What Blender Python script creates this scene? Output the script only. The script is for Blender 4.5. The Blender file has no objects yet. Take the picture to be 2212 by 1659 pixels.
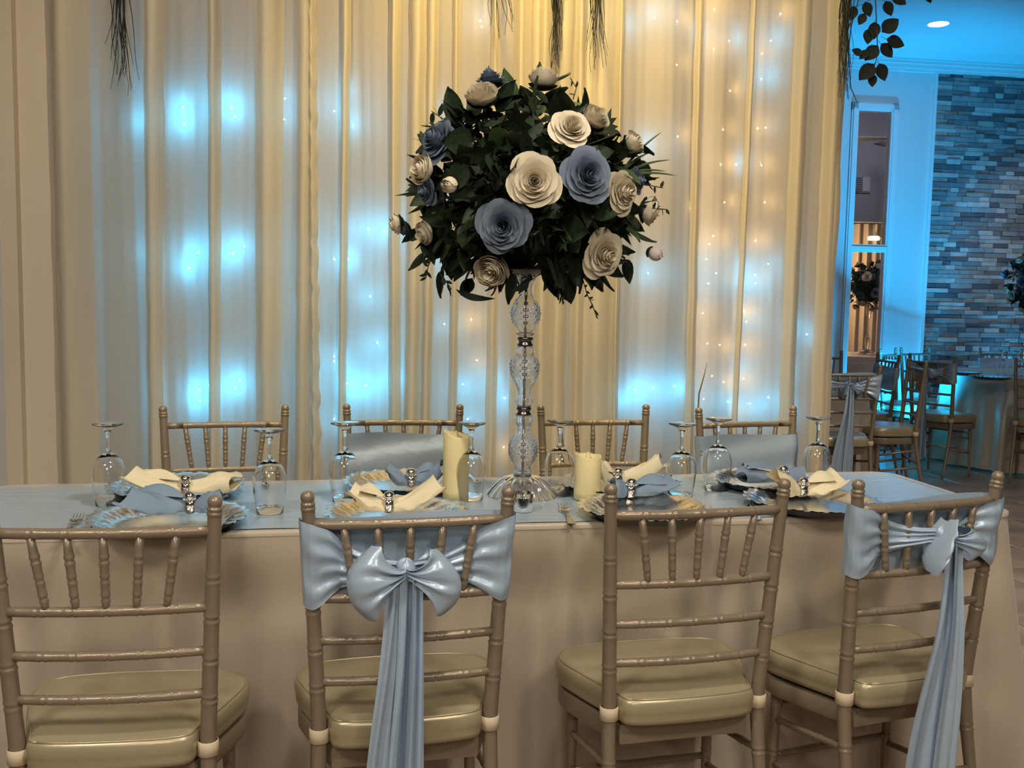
import bpy, bmesh, math, random
import numpy as np
from math import sin, cos, pi, radians, sqrt, exp
from mathutils import Vector, Matrix
random.seed(7)
SC = bpy.context.scene
COL = SC.collection

# ------------------------------------------------------------------ camera
F, PITCH, ROLL, H = 2090.0, 0.088, 0.018, 1.28
fwd = Vector((0, cos(PITCH), -sin(PITCH))); up0 = Vector((0, sin(PITCH), cos(PITCH))); rt0 = Vector((1, 0, 0))
rt = rt0*cos(ROLL) + up0*sin(ROLL); up = up0*cos(ROLL) - rt0*sin(ROLL)
EYE = Vector((0, 0, H))
cd = bpy.data.cameras.new('camera'); cam = bpy.data.objects.new('camera', cd); COL.objects.link(cam)
cam.matrix_world = Matrix(((rt.x, up.x, -fwd.x, 0), (rt.y, up.y, -fwd.y, 0), (rt.z, up.z, -fwd.z, H), (0, 0, 0, 1)))
cd.sensor_width = 36; cd.lens = 36*F/2212; cd.clip_start = .05; cd.clip_end = 60
SC.camera = cam
def ray(px, py): return fwd + rt*((px-1106)/F) - up*((py-829.5)/F)
def at_z(px, py, z):
    v = ray(px, py); return EYE + v*((z-H)/v.z)
def at_y(px, py, y):
    v = ray(px, py); return EYE + v*(y/v.y)
def at_plane(px, py, a, b):            # vertical plane y = a + b x
    v = ray(px, py); return EYE + v*(a/(v.y-b*v.x))
def project(p):
    v = Vector(p)-EYE; d = v.dot(fwd); return 1106+F*v.dot(rt)/d, 829.5-F*v.dot(up)/d

# ------------------------------------------------------------------ world, lights, exposure
SC.view_settings.view_transform = 'Standard'; SC.view_settings.look = 'None'
SC.view_settings.exposure = 0.12; SC.view_settings.gamma = 1.0
try: SC.view_settings.use_curve_mapping = False
except Exception: pass
w = bpy.data.worlds.new('world'); SC.world = w; w.use_nodes = True
w.node_tree.nodes['Background'].inputs[0].default_value = (.5, .42, .33, 1)
w.node_tree.nodes['Background'].inputs[1].default_value = .15
SC.cycles.use_denoising = True
SC.cycles.max_bounces = 8; SC.cycles.diffuse_bounces = 3; SC.cycles.glossy_bounces = 3; SC.cycles.transmission_bounces = 7
SC.cycles.use_adaptive_sampling = True; SC.cycles.adaptive_threshold = .05
SC.cycles.transparent_max_bounces = 8
SC.cycles.sample_clamp_indirect = 6.0

WARM = (1.0, .80, .52); CYAN = (.005, .44, 1.0); ICE = (.03, .47, 1.0); AMBER = (1.0, .66, .22); SOFT = (1.0, .91, .77)
def area(name, loc, target, size, power, color, shape='DISK'):
    l = bpy.data.lights.new(name, 'AREA'); l.shape = shape; l.size = size; l.energy = power; l.color = color
    o = bpy.data.objects.new(name, l); COL.objects.link(o); o.location = loc
    o.rotation_euler = (Vector(target)-Vector(loc)).to_track_quat('-Z', 'Y').to_euler(); return o
def spot(name, loc, target, angle, blend, power, color, radius=.04):
    l = bpy.data.lights.new(name, 'SPOT'); l.spot_size = radians(angle); l.spot_blend = blend; l.energy = power
    l.color = color; l.shadow_soft_size = radius
    o = bpy.data.objects.new(name, l); COL.objects.link(o); o.location = loc
    o.rotation_euler = (Vector(target)-Vector(loc)).to_track_quat('-Z', 'Y').to_euler(); return o
def point(name, loc, power, color, radius=.02, parent=None):
    l = bpy.data.lights.new(name, 'POINT'); l.energy = power; l.color = color; l.shadow_soft_size = radius
    o = bpy.data.objects.new(name, l); COL.objects.link(o); o.location = loc
    if parent: o.parent = parent
    return o
# lamps of the hall (ceiling downlights), above and behind the camera or over the table, plus an added fill
spot('downlight_or_fill_beam', (-1.5, -.6, 3.40), (-1.0, 2.1, .3), 98, .6, 205, SOFT, .30)
spot('downlight_or_fill_beam', (1.5, -.6, 3.40), (1.0, 2.1, .3), 98, .6, 205, SOFT, .30)
spot('downlight_or_fill_beam', (0.3, 1.2, 3.40), (0.1, 2.3, 0), 80, .6, 110, SOFT, .15)
spot('downlight_or_fill_beam', (0.0, -2.2, 2.9), (0.0, 2.0, .2), 62, .6, 110, SOFT, .45)  # added soft fill from behind the camera, not a ceiling fixture
# warm spots rigged on the top of the drape frame, washing down its middle
spot('drape_spot', (.05, 2.9, 3.42), (.05, 3.85, 1.9), 84, 1.0, 215, (1.0, .74, .25), .08)
spot('drape_spot', (.85, 3.0, 3.42), (.85, 3.98, 1.8), 84, 1.0, 85, (1.0, .77, .36), .08)
spot('drape_spot', (-1.0, 2.6, 3.42), (-1.05, 3.65, 1.6), 84, 1.0, 55, (1.0, .81, .54), .08)  # added to brighten the left part of the drape
spot('downlight_or_fill_beam', (2.7, 4.2, 3.40), (2.6, 4.4, 0), 88, .7, 150, SOFT, .15)  # added fill that warms the floor and the distant chairs
spot('downlight_or_fill_beam', (2.6, 2.7, 3.40), (2.5, 3.0, 0), 66, .8, 120, SOFT, .12)  # added fill to lift the floor tiles at the right
# cyan uplighters against the far wall, followed by added cyan washes
spot('uplight_or_wash_beam', (3.47, 8.78, .12), (3.46, 9.04, 1.3), 120, 1.0, 90, CYAN, .05)
spot('uplight_or_wash_beam', (4.95, 8.95, .12), (4.90, 9.25, 1.4), 110, 1.0, 90, CYAN, .05)
spot('uplight_or_wash_beam', (3.3, 7.7, .3), (3.25, 8.9, 2.5), 95, 1.0, 430, CYAN, .1)  # added wash that turns more of the wall cyan, no fixture of its own
spot('uplight_or_wash_beam', (4.5, 8.1, .3), (4.5, 9.1, 3.2), 85, 1.0, 210, CYAN, .1)  # added wash for the upper wall and ceiling
spot('downlight_or_fill_beam', (4.5, 7.0, 3.42), (5.0, 9.2, 1.4), 56, .9, 75, (.85, .92, 1.0), .1)  # added cool white fill to pale the stone cladding

# ------------------------------------------------------------------ materials
MATS = {}
def mat(name, col, rough=.5, metal=0.0, **k):
    if name in MATS: return MATS[name]
    m = bpy.data.materials.new(name); m.use_nodes = True; nt = m.node_tree; b = nt.nodes['Principled BSDF']
    b.inputs['Base Color'].default_value = (*col, 1); b.inputs['Roughness'].default_value = rough
    b.inputs['Metallic'].default_value = metal
    for kk, v in k.items():
        if kk in ('noise', 'bump'): continue
        b.inputs[kk].default_value = v
    if 'noise' in k:
        sc, amt, col2 = k['noise']
        tc = nt.nodes.new('ShaderNodeTexCoord'); n = nt.nodes.new('ShaderNodeTexNoise'); n.inputs['Scale'].default_value = sc
        n.inputs['Detail'].default_value = 6
        r = nt.nodes.new('ShaderNodeMapRange'); r.inputs[1].default_value = .35; r.inputs[2].default_value = .65; r.inputs[4].default_value = amt
        mx = nt.nodes.new('ShaderNodeMix'); mx.data_type = 'RGBA'
        mx.inputs[6].default_value = (*col, 1); mx.inputs[7].default_value = (*col2, 1)
        nt.links.new(tc.outputs['Object'], n.inputs['Vector']); nt.links.new(n.outputs['Fac'], r.inputs[0])
        nt.links.new(r.outputs[0], mx.inputs[0]); nt.links.new(mx.outputs[2], b.inputs['Base Color'])
    if 'bump' in k:
        sc, st = k['bump'][:2]; stretch = k['bump'][2] if len(k['bump']) > 2 else (1, 1, 1)
        tc = nt.nodes.new('ShaderNodeTexCoord'); mp = nt.nodes.new('ShaderNodeMapping'); mp.inputs['Scale'].default_value = stretch
        n = nt.nodes.new('ShaderNodeTexNoise'); n.inputs['Scale'].default_value = sc; n.inputs['Detail'].default_value = 4
        bp = nt.nodes.new('ShaderNodeBump'); bp.inputs['Strength'].default_value = st; bp.inputs['Distance'].default_value = .01
        nt.links.new(tc.outputs['Object'], mp.inputs[0]); nt.links.new(mp.outputs[0], n.inputs['Vector'])
        nt.links.new(n.outputs['Fac'], bp.inputs['Height']); nt.links.new(bp.outputs[0], b.inputs['Normal'])
    MATS[name] = m; return m
def emit(name, col, strength):
    if name in MATS: return MATS[name]
    m = bpy.data.materials.new(name); m.use_nodes = True; nt = m.node_tree
    nt.nodes.remove(nt.nodes['Principled BSDF']); e = nt.nodes.new('ShaderNodeEmission')
    e.inputs[0].default_value = (*col, 1); e.inputs[1].default_value = strength
    nt.links.new(e.outputs[0], nt.nodes['Material Output'].inputs[0]); MATS[name] = m; return m
def fabric(name, col, transp, transl):
    if name in MATS: return MATS[name]
    m = bpy.data.materials.new(name); m.use_nodes = True; nt = m.node_tree
    nt.nodes.remove(nt.nodes['Principled BSDF'])
    d = nt.nodes.new('ShaderNodeBsdfDiffuse'); t = nt.nodes.new('ShaderNodeBsdfTranslucent'); x = nt.nodes.new('ShaderNodeBsdfTransparent')
    g = nt.nodes.new('ShaderNodeBsdfGlossy'); g.inputs['Roughness'].default_value = .55; g.inputs['Color'].default_value = (*col, 1)
    d.inputs[0].default_value = (*col, 1); t.inputs[0].default_value = (*col, 1)
    a = nt.nodes.new('ShaderNodeMixShader'); b = nt.nodes.new('ShaderNodeMixShader'); c = nt.nodes.new('ShaderNodeMixShader')
    a.inputs[0].default_value = transl; b.inputs[0].default_value = transp; c.inputs[0].default_value = .10
    nt.links.new(d.outputs[0], c.inputs[1]); nt.links.new(g.outputs[0], c.inputs[2])
    nt.links.new(c.outputs[0], a.inputs[1]); nt.links.new(t.outputs[0], a.inputs[2])
    nt.links.new(a.outputs[0], b.inputs[1]); nt.links.new(x.outputs[0], b.inputs[2])
    nt.links.new(b.outputs[0], nt.nodes['Material Output'].inputs[0])
    tc = nt.nodes.new('ShaderNodeTexCoord'); mp = nt.nodes.new('ShaderNodeMapping'); mp.inputs['Scale'].default_value = (14, 14, .8)
    n = nt.nodes.new('ShaderNodeTexNoise'); n.inputs['Scale'].default_value = 2.2; bp = nt.nodes.new('ShaderNodeBump')
    bp.inputs['Strength'].default_value = .18; bp.inputs['Distance'].default_value = .02
    nt.links.new(tc.outputs['Object'], mp.inputs[0]); nt.links.new(mp.outputs[0], n.inputs['Vector'])
    nt.links.new(n.outputs['Fac'], bp.inputs['Height'])
    for q in (d, t, g): nt.links.new(bp.outputs[0], q.inputs['Normal'])
    MATS[name] = m; return m

CHAIR = mat('champagne_paint', (.285, .222, .155), .32, .25, bump=(60, .12))
SEAT = mat('champagne_vinyl', (.48, .405, .26), .33, .35, bump=(9, .25))
TIE = mat('cream_band', (.66, .54, .38), .7)
CLOTH = mat('cream_satin', (.52, .43, .335), .36, .0, **{'Sheen Weight': .3, 'Specular IOR Level': .8})
BLUE = mat('light_blue_satin', (.40, .51, .64), .33, .12, **{'Specular IOR Level': .9, 'bump': (14, .3, (1, 1, 1))})
RUN = mat('blue_runner_satin', (.42, .52, .60), .28, .12, **{'Specular IOR Level': .8, 'bump': (10, .25, (.4, 3, 1))})
NAPB = mat('blue_napkin_cotton', (.20, .275, .375), .7)
NAPW = mat('ivory_napkin_cotton', (.80, .70, .47), .75)
SHEER = fabric('ivory_sheer', (.68, .58, .465), .12, .50)
DENSE = fabric('ivory_drape', (.68, .60, .475), .01, .30)
GLASS = mat('clear_glass', (1, 1, 1), .01, 0, **{'Transmission Weight': 1.0, 'IOR': 1.45})
CUT = mat('cut_glass', (1, 1, 1), .04, 0, **{'Transmission Weight': .93, 'IOR': 1.5})
SILVER = mat('silver_metal', (.85, .82, .76), .24, 1.0)
STEEL = mat('polished_steel', (.75, .73, .70), .12, 1.0)
DARKM = mat('dark_collar', (.18, .17, .17), .25, 1.0)
BLACK = mat('black_underside', (.012, .013, .02), .35)
WAX = mat('ivory_wax', (.80, .68, .36), .55, 0, **{'Subsurface Weight': .25, 'Subsurface Radius': (.02, .012, .005), 'bump': (40, .15)})
PETW = mat('ivory_petal', (.74, .64, .46), .75, 0, **{'Sheen Weight': .2})
PETB = mat('dusty_blue_petal', (.17, .215, .29), .7, 0)
PETP = mat('blush_petal', (.55, .45, .42), .75)
LEAFD = mat('dark_green_leaf', (.012, .022, .012), .6, noise=(9, .8, (.03, .045, .018)), **{'Specular IOR Level': .25})
LEAFM = mat('mid_green_leaf', (.05, .085, .03), .5)
LEAFL = mat('light_green_leaf', (.16, .25, .07), .5)
STEM = mat('dark_stem', (.03, .04, .02), .7)
ROOT = mat('dark_grass_root', (.014, .016, .008), .8)
WHITE = mat('white_wall_paint', (.72, .72, .70), .75, bump=(50, .06))
BEIGE = mat('beige_wall_paint', (.60, .52, .42), .8, bump=(50, .06))
TRIM = mat('white_trim_paint', (.80, .80, .78), .4)
POSTM = mat('pale_wood_casing', (.62, .53, .42), .6, noise=(3, .6, (.56, .47, .36)))
CEIL = mat('ceiling_paint', (.66, .66, .66), .85)
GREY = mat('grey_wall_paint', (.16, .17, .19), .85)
TAN = mat('tan_wall_paint', (.60, .45, .32), .85)
TILE = mat('brown_stone_tile', (.34, .245, .175), .30, 0, noise=(3.2, .9, (.19, .135, .10)), bump=(12, .12))
GROUT = mat('dark_grout', (.06, .045, .035), .8)
STONES = [mat('grey_stone_%s' % n, c, .7, 0, noise=(14, .6, (c[0]*.65, c[1]*.65, c[2]*.66)), bump=(30, .5))
          for n, c in (('pale', (.52, .50, .46)), ('mid', (.32, .31, .29)), ('dim', (.22, .215, .21)), ('dark', (.12, .12, .13)), ('sand', (.45, .40, .33)))]

# ------------------------------------------------------------------ mesh helpers
class MB:
    def __init__(s): s.v = []; s.f = []; s.m = []
    def add(s, vs, fs, mi=0):
        o = len(s.v); s.v += [tuple(p) for p in vs]; s.f += [tuple(i+o for i in f) for f in fs]; s.m += [mi]*len(fs); return s
    def box(s, c, d, rz=0, mi=0):
        x, y, z = c; a, b, e = d[0]/2, d[1]/2, d[2]/2; C, S = cos(rz), sin(rz); vs = []
        for k in (-1, 1):
            for (i, j) in ((-1, -1), (1, -1), (1, 1), (-1, 1)): vs.append((x+C*i*a-S*j*b, y+S*i*a+C*j*b, z+k*e))
        return s.add(vs, [(3, 2, 1, 0), (4, 5, 6, 7), (0, 1, 5, 4), (1, 2, 6, 5), (2, 3, 7, 6), (3, 0, 4, 7)], mi)
    def tube(s, pts, rad, n=8, cap=True, mi=0):
        P = [Vector(p) for p in pts]; R = rad if hasattr(rad, '__len__') else [rad]*len(P)
        T = [(P[min(i+1, len(P)-1)]-P[max(i-1, 0)]).normalized() for i in range(len(P))]
        u = T[0].orthogonal().normalized(); vs = []
        for i, p in enumerate(P):
            u = (u - T[i]*u.dot(T[i])).normalized(); v = T[i].cross(u)
            for k in range(n):
                a = 2*pi*k/n; vs.append(p+(u*cos(a)+v*sin(a))*R[i])
        fs = [(i*n+k, i*n+(k+1) % n, (i+1)*n+(k+1) % n, (i+1)*n+k) for i in range(len(P)-1) for k in range(n)]
        if cap: fs += [tuple(reversed(range(n))), tuple(range((len(P)-1)*n, len(P)*n))]
        return s.add(vs, fs, mi)
    def lathe(s, prof, n=24, c=(0, 0, 0), rf=None, mi=0):   # prof: (r, z)
        vs = []
        for (r, z) in prof:
            for k in range(n):
                a = 2*pi*k/n; q = r*(rf(a, z) if rf else 1); vs.append((c[0]+q*cos(a), c[1]+q*sin(a), c[2]+z))
        fs = [(i*n+k, i*n+(k+1) % n, (i+1)*n+(k+1) % n, (i+1)*n+k) for i in range(len(prof)-1) for k in range(n)]
        return s.add(vs, fs, mi)
    def grid(s, fn, nu, nv, cu=False, mi=0):
        vs = [fn(i/nu, j/nv) for i in range(nu if cu else nu+1) for j in range(nv+1)]; w_ = nv+1; N = nu
        fs = [((i % len_(nu, cu))*w_+j, ((i+1) % len_(nu, cu))*w_+j, ((i+1) % len_(nu, cu))*w_+j+1, (i % len_(nu, cu))*w_+j+1) for i in range(N) for j in range(nv)]
        return s.add(vs, fs, mi)
    def sphere(s, c, r, n=10, m=6, mi=0, sq=(1, 1, 1)):
        return s.grid(lambda u, v: (c[0]+r*sq[0]*sin(pi*v)*cos(2*pi*u), c[1]+r*sq[1]*sin(pi*v)*sin(2*pi*u), c[2]-r*sq[2]*cos(pi*v)), n, m, True, mi)
    def data(s, name, mats, smooth=True):
        me = bpy.data.meshes.new(name); me.from_pydata(s.v, [], s.f)
        for m_ in (mats if isinstance(mats, (list, tuple)) else [mats]): me.materials.append(m_)
        if any(s.m): me.polygons.foreach_set('material_index', s.m)
        if smooth: me.polygons.foreach_set('use_smooth', [True]*len(me.polygons))
        me.update(); return me
    def build(s, name, mats, parent=None, smooth=True, loc=None, sharp=None):
        me = s.data(name, mats, smooth); o = bpy.data.objects.new(name, me); COL.objects.link(o)
        if parent: o.parent = parent
        if loc is not None: o.location = loc
        if sharp:
            try: me.set_sharp_from_angle(angle=radians(sharp))
            except Exception: pass
        return o
def len_(nu, cu): return nu if cu else nu+1
def tag(o, label=None, cat=None, group=None, kind=None):
    if label: o['label'] = label
    if cat: o['category'] = cat
    if group: o['group'] = group
    if kind: o['kind'] = kind
    return o
def thing(name, label, cat, loc=(0, 0, 0), rz=0, group=None):
    o = bpy.data.objects.new(name, None); COL.objects.link(o); o.location = loc; o.rotation_euler = (0, 0, rz)
    o.empty_display_size = .05
    return tag(o, label, cat, group)
KIDS = {}
def copy_tree(o, parent=None):
    c = o.copy(); COL.objects.link(c); c.parent = parent
    for ch in [x for x in bpy.data.objects if x.parent is o]: copy_tree(ch, c)
    return c
def place(proto, label, loc, rz, group=None, used=set()):
    if proto.name in used: o = copy_tree(proto)
    else: used.add(proto.name); o = proto
    o.location = loc; o.rotation_euler = (0, 0, rz); o['label'] = label
    if group: o['group'] = group
    return o
def smooth(x): x = max(0, min(1, x)); return x*x*(3-2*x)
def lerp(a, b, t): return a+(b-a)*t
def catmull(P, n):           # closed catmull rom
    out = []; N = len(P)
    for i in range(N):
        a, b, c, d = (Vector(P[(i+k-1) % N]) for k in range(4))
        for j in range(n):
            t = j/n; out.append(.5*((2*b)+(c-a)*t+(2*a-5*b+4*c-d)*t*t+(3*b-a-3*c+d)*t**3))
    return out
def interp(tab, x):
    if x <= tab[0][0]: return tab[0][1]
    for (a, b), (c, d) in zip(tab, tab[1:]):
        if x <= c: return b+(d-b)*(x-a)/(c-a)
    return tab[-1][1]

# ------------------------------------------------------------------ setting
def struct(name, mb, m, parent=None, smooth=False):
    o = mb.build(name, m, parent, smooth)
    if not parent: o['kind'] = 'structure'
    return o
XL, XR, YF, CZ = -3.2, 6.2, -2.6, 3.50
WA, WB = 8.50, .15                       # far wall: y = WA + WB x
CA, CB = 3.78, .16                       # drape plane: y = CA + CB x
PA = CA+.42                              # partition behind the drape
YAWC = math.atan(CB); YAWW = math.atan(WB)
def wall_seg(mb, x0, x1, a, b, z0, z1, th=.1):
    vs = []
    for x in (x0, x1):
        y = a+b*x
        for dy in (0, th):
            for z in (z0, z1): vs.append((x, y+dy, z))
    return mb.add(vs, [(0, 4, 5, 1), (2, 3, 7, 6), (1, 5, 7, 3), (0, 2, 6, 4), (0, 1, 3, 2), (4, 6, 7, 5)])
# floor: slab of grout with separate tiles on it
struct('floor', MB().box(((XL+XR)/2, 5.6, -.055), (XR-XL+.4, 17, .1)), GROUT)
FLOOR = bpy.data.objects['floor']
TW, TD, TY = .411, .3355, math.atan(.155)
tm = MB(); g = .003; e = .006
a_, b_ = TW/2-g, TD/2-g
tm.add([(-a_, -b_, -.004), (a_, -b_, -.004), (a_, b_, -.004), (-a_, b_, -.004), (-a_+e, -b_+e, 0), (a_-e, -b_+e, 0), (a_-e, b_-e, 0), (-a_+e, b_-e, 0)],
       [(0, 1, 5, 4), (1, 2, 6, 5), (2, 3, 7, 6), (3, 0, 4, 7), (4, 5, 6, 7)])
tmd = tm.data('tile', TILE, False)
cells = []
for i in range(-9, 18):
    for j in range(-9, 27):
        u = 2.648+(i-4)*TW+TW/2; v = 2.579+(j-3)*TD+TD/2
        x, y = u*cos(TY)-v*sin(TY), u*sin(TY)+v*cos(TY)
        if not (XL < x < XR-.3 and YF < y < WA+WB*x-.2): continue
        d = (Vector((x, y, 0))-EYE).dot(fwd)
        vis = -1
        if d > .5:
            px, py = project((x, y, 0))
            if 1780 < px < 2300 and 980 < py < 1750: vis = 10-y*.1
            elif -200 < px < 2400 and py < 2100: vis = 5-y*.1
        cells.append((vis, x, y))
cells.sort(key=lambda c: -c[0])
rest = MB()
for k, (vis, x, y) in enumerate(cells):
    if k < 290:
        o = bpy.data.objects.new('tile', tmd); COL.objects.link(o); o.parent = FLOOR; o.location = (x, y, 0)
        o.rotation_euler = (random.uniform(-.0015, .0015), random.uniform(-.0015, .0015), TY+random.choice((0, pi)))
    else:
        C, S = cos(TY), sin(TY)
        rest.add([(x+C*p[0]-S*p[1], y+S*p[0]+C*p[1], p[2]) for p in tm.v], tm.f)
tag(rest.build('tile', TILE, FLOOR, False), kind='stuff')
struct('ceiling', MB().box(((XL+XR)/2, 3.4, CZ+.05), (XR-XL+.4, 12.9, .1)), CEIL)
struct('wall_left', MB().box((XL-.05, 3, CZ/2), (.1, 11.5, CZ)), BEIGE)
struct('wall_right', MB().box((XR+.05, 3.5, CZ/2), (.1, 12.5, CZ)), WHITE)
struct('wall_front', MB().box(((XL+XR)/2, YF-.05, CZ/2), (XR-XL+.2, .1, CZ)), BEIGE)
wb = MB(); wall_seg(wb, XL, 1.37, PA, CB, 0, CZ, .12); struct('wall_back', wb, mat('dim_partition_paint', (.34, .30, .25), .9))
# far wall with a tall window opening
WX0, WX1, WZ0, WZ1 = 3.085, 3.425, .30, 3.05
wf = MB()
wall_seg(wf, XL, WX0, WA, WB, 0, CZ); wall_seg(wf, WX1, XR, WA, WB, 0, CZ)
wall_seg(wf, WX0, WX1, WA, WB, WZ1, CZ); wall_seg(wf, WX0, WX1, WA, WB, 0, WZ0)
struct('wall_far', wf, WHITE); WFAR = bpy.data.objects['wall_far']
def strip(mb, x0, x1, z0, z1, out, a=WA, b=WB, back=0):   # moulding bar lying on the far wall
    vs = []
    for x in (x0, x1):
        for (o_, zz) in ((back, z0), (-out, z0), (-out, z1), (back, z1)): vs.append((x, a+b*x+o_, zz))
    return mb.add(vs, [(0, 1, 5, 4), (1, 2, 6, 5), (2, 3, 7, 6), (3, 0, 4, 7), (3, 2, 1, 0), (4, 5, 6, 7)])
cm = MB()
for (z0, z1, o_) in ((CZ-.10, CZ, .03), (CZ-.075, CZ, .05), (CZ-.04, CZ, .075), (CZ-.012, CZ, .095)): strip(cm, XL, XR, z0, z1, o_)
struct('trim_1', cm, TRIM)
win = MB()
for (x0, x1, z0, z1) in ((WX0-.055, WX0+.012, WZ0-.05, WZ1+.06), (WX1-.012, WX1+.055, WZ0-.05, WZ1+.06), (WX0-.055, WX1+.055, WZ1-.012, WZ1+.06), (WX0-.055, WX1+.055, WZ0-.06, WZ0+.01)):
    strip(win, x0, x1, z0, z1, .022); strip(win, x0+.014, x1-.014, z0+.014, z1-.014, .036)
struct('window_1', win, TRIM); W1 = bpy.data.objects['window_1']
mr = MB(); strip(mr, WX0, WX1, 1.765, 1.835, .02, back=.03); strip(mr, WX0, WX1, 1.785, 1.815, .032); mr.build('cross_bar', TRIM, W1, False)
for (z0, z1) in ((WZ0+.01, 1.77), (1.83, WZ1-.01)):
    pn = MB(); strip(pn, WX0+.005, WX1-.005, z0, z1, -.03, back=.036); pn.build('pane', GLASS, W1, False)
# stone cladding, stones of uneven depth
SX0, SX1 = 3.84, 5.35
st = MB(); strip(st, SX0-.03, SX0, 0.1, CZ-.10, .03); st.build('corner_bead', TRIM, WFAR, False)
stones = []; z = .30; row = 0
while z < CZ-.12:
    hgt = random.choice((.036, .040, .044, .048)); x = SX0-random.uniform(0, .1)*0
    while x < SX1:
        wd = random.choice((.09, .11, .14, .15, .17, .2, .24))*random.uniform(.85, 1.1)
        stones.append((x, z, wd, hgt)); x += wd
    z += hgt
def stone_mb(x, z, wd, h, mi=0, mb=None):
    mb = mb or MB(); o_ = random.uniform(.010, .030); j = .0014; vs = []
    for (xx, zz, oo) in ((x+j, z+j, 0), (x+wd-j, z+j, 0), (x+wd-j, z+h-j, 0), (x+j, z+h-j, 0)): vs.append((xx, WA+WB*xx, zz))
    for (xx, zz) in ((x+j, z+j), (x+wd-j, z+j), (x+wd-j, z+h-j), (x+j, z+h-j)):
        vs.append((xx, WA+WB*xx-o_+random.uniform(-.003, .003), zz))
    return mb.add(vs, [(0, 1, 5, 4), (1, 2, 6, 5), (2, 3, 7, 6), (3, 0, 4, 7), (4, 5, 6, 7)], mi)
def onscreen(s):
    px, py = project((s[0]+s[2]/2, WA+WB*s[0], s[1])); return px < 2212 and 120 < py < 800
order = sorted(stones, key=lambda s: (not onscreen(s), -s[2]*s[3]))
rs = MB()
for k, s in enumerate(order):
    mi = random.choices(range(5), (3, 5, 4, 2, 1))[0]
    if k < 295: stone_mb(*s).build('stone', STONES[mi], WFAR, False)
    else: stone_mb(*s, mi=mi, mb=rs)
tag(rs.build('stone', STONES, WFAR, False), kind='stuff')

# room seen through the window
rb = MB(); rb.box((4.0, 14.05, 1.8), (5.0, .1, 3.6)); rb.box((1.6, 11.6, 1.8), (.1, 5.2, 3.6)); rb.box((6.4, 11.6, 1.8), (.1, 5.2, 3.6))
struct('wall_far_room', rb, TAN)
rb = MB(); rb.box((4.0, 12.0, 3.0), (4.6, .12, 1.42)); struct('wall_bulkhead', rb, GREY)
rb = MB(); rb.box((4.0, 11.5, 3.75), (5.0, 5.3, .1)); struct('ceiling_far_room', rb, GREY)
BK = bpy.data.objects['wall_bulkhead']
vt = thing('wall_vent', 'grey louvred vent high on the wall seen through the tall window', 'vent', (0, 0, 0))
c = at_y(1862, 398, 11.93); fr = MB().box(c, (.20, .02, .20)); fr.build('vent_frame', mat('vent_grey', (.16, .17, .19), .6), vt, False)
for k in range(7): MB().box((c.x-.045, c.y-.014, c.z-.08+.026*k), (.09, .012, .012)).build('louvre', mat('vent_dark', (.06, .065, .08), .6), vt, False)
MB().box((c.x+.05, c.y-.013, c.z), (.085, .01, .17)).build('vent_panel', mat('vent_pale', (.24, .25, .28), .6), vt, False)
c = at_y(1945, 298, 11.0)
fan = thing('ceiling_fan', 'dark ceiling fan blades seen through the tall window', 'fan', (c.x, c.y, c.z))
FANM = mat('fan_dark', (.05, .05, .055), .5)
MB().lathe([(0, -.05), (.07, -.05), (.09, 0), (.07, .05), (0, .05)], 16).build('hub', FANM, fan)
MB().tube([(0, 0, .05), (0, 0, 3.7-c.z)], .015).build('rod', FANM, fan)
for k in range(5):
    a = radians(168+72*k); bl = MB()
    bl.add([(.08, -.035, -.01), (.50, -.065, -.02), (.52, .055, .01), (.08, .035, 0), (.08, -.035, -.002), (.50, -.065, -.012), (.52, .055, .018), (.08, .035, .008)],
           [(3, 2, 1, 0), (4, 5, 6, 7), (0, 1, 5, 4), (1, 2, 6, 5), (2, 3, 7, 6), (3, 0, 4, 7)])
    o = bl.build('blade', FANM, fan, False); o.rotation_euler = (0, 0, a)
dr = MB(); dr.grid(lambda u, v: (lerp(3.75, 4.9, u), 13.0+.05*sin(u*60)+.02*sin(u*23), lerp(.02, 2.35, v)), 120, 4)
tag(dr.build('far_drape', fabric('tan_drape', (.62, .50, .38), .0, .2)), 'tan pleated drape in the room beyond the tall window', 'drape')
lm = thing('wall_lamp', 'glowing warm lamp seen low through the tall window', 'lamp', tuple(at_y(1888, 515, 12.9)))
MB().lathe([(0, -.025), (.07, -.025), (.08, .01), (.06, .03), (0, .03)], 20).build('shade', emit('lamp_glow', (1, .82, .55), 2.0), lm)
MB().tube([(0, .0, .02), (0, .0, 3.55-lm.location.z)], .006).build('rod', DARKM, lm)
point('lamp_light', (3.9, 12.3, 1.7), 60, (1, .72, .42), .1)
area('lamp_light', (3.9, 10.6, 3.6), (3.9, 11.5, 1), .6, 20, (.8, .8, 1.0))

# left of the drape: casing, narrow door panel
cas = MB()
def vslab(mb, px0, px1, off, th, py=550):
    p = at_plane(px0, py, CA, CB); q = at_plane(px1, py, CA, CB); return wall_seg(mb, p.x, q.x, CA-off, CB, 0.0, CZ, th)
vslab(cas, 12, 47, .03, .30); struct('trim_2', cas, POSTM)
cas = MB(); vslab(cas, 30, 136, -.002, .34); struct('wall_recess', cas, BEIGE)
dp = MB(); p = at_plane(12, 550, CA, CB); wall_seg(dp, XL+.02, p.x-.012, CA+.10, CB, 0.005, CZ, .05); struct('door_1', dp, TRIM)

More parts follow.
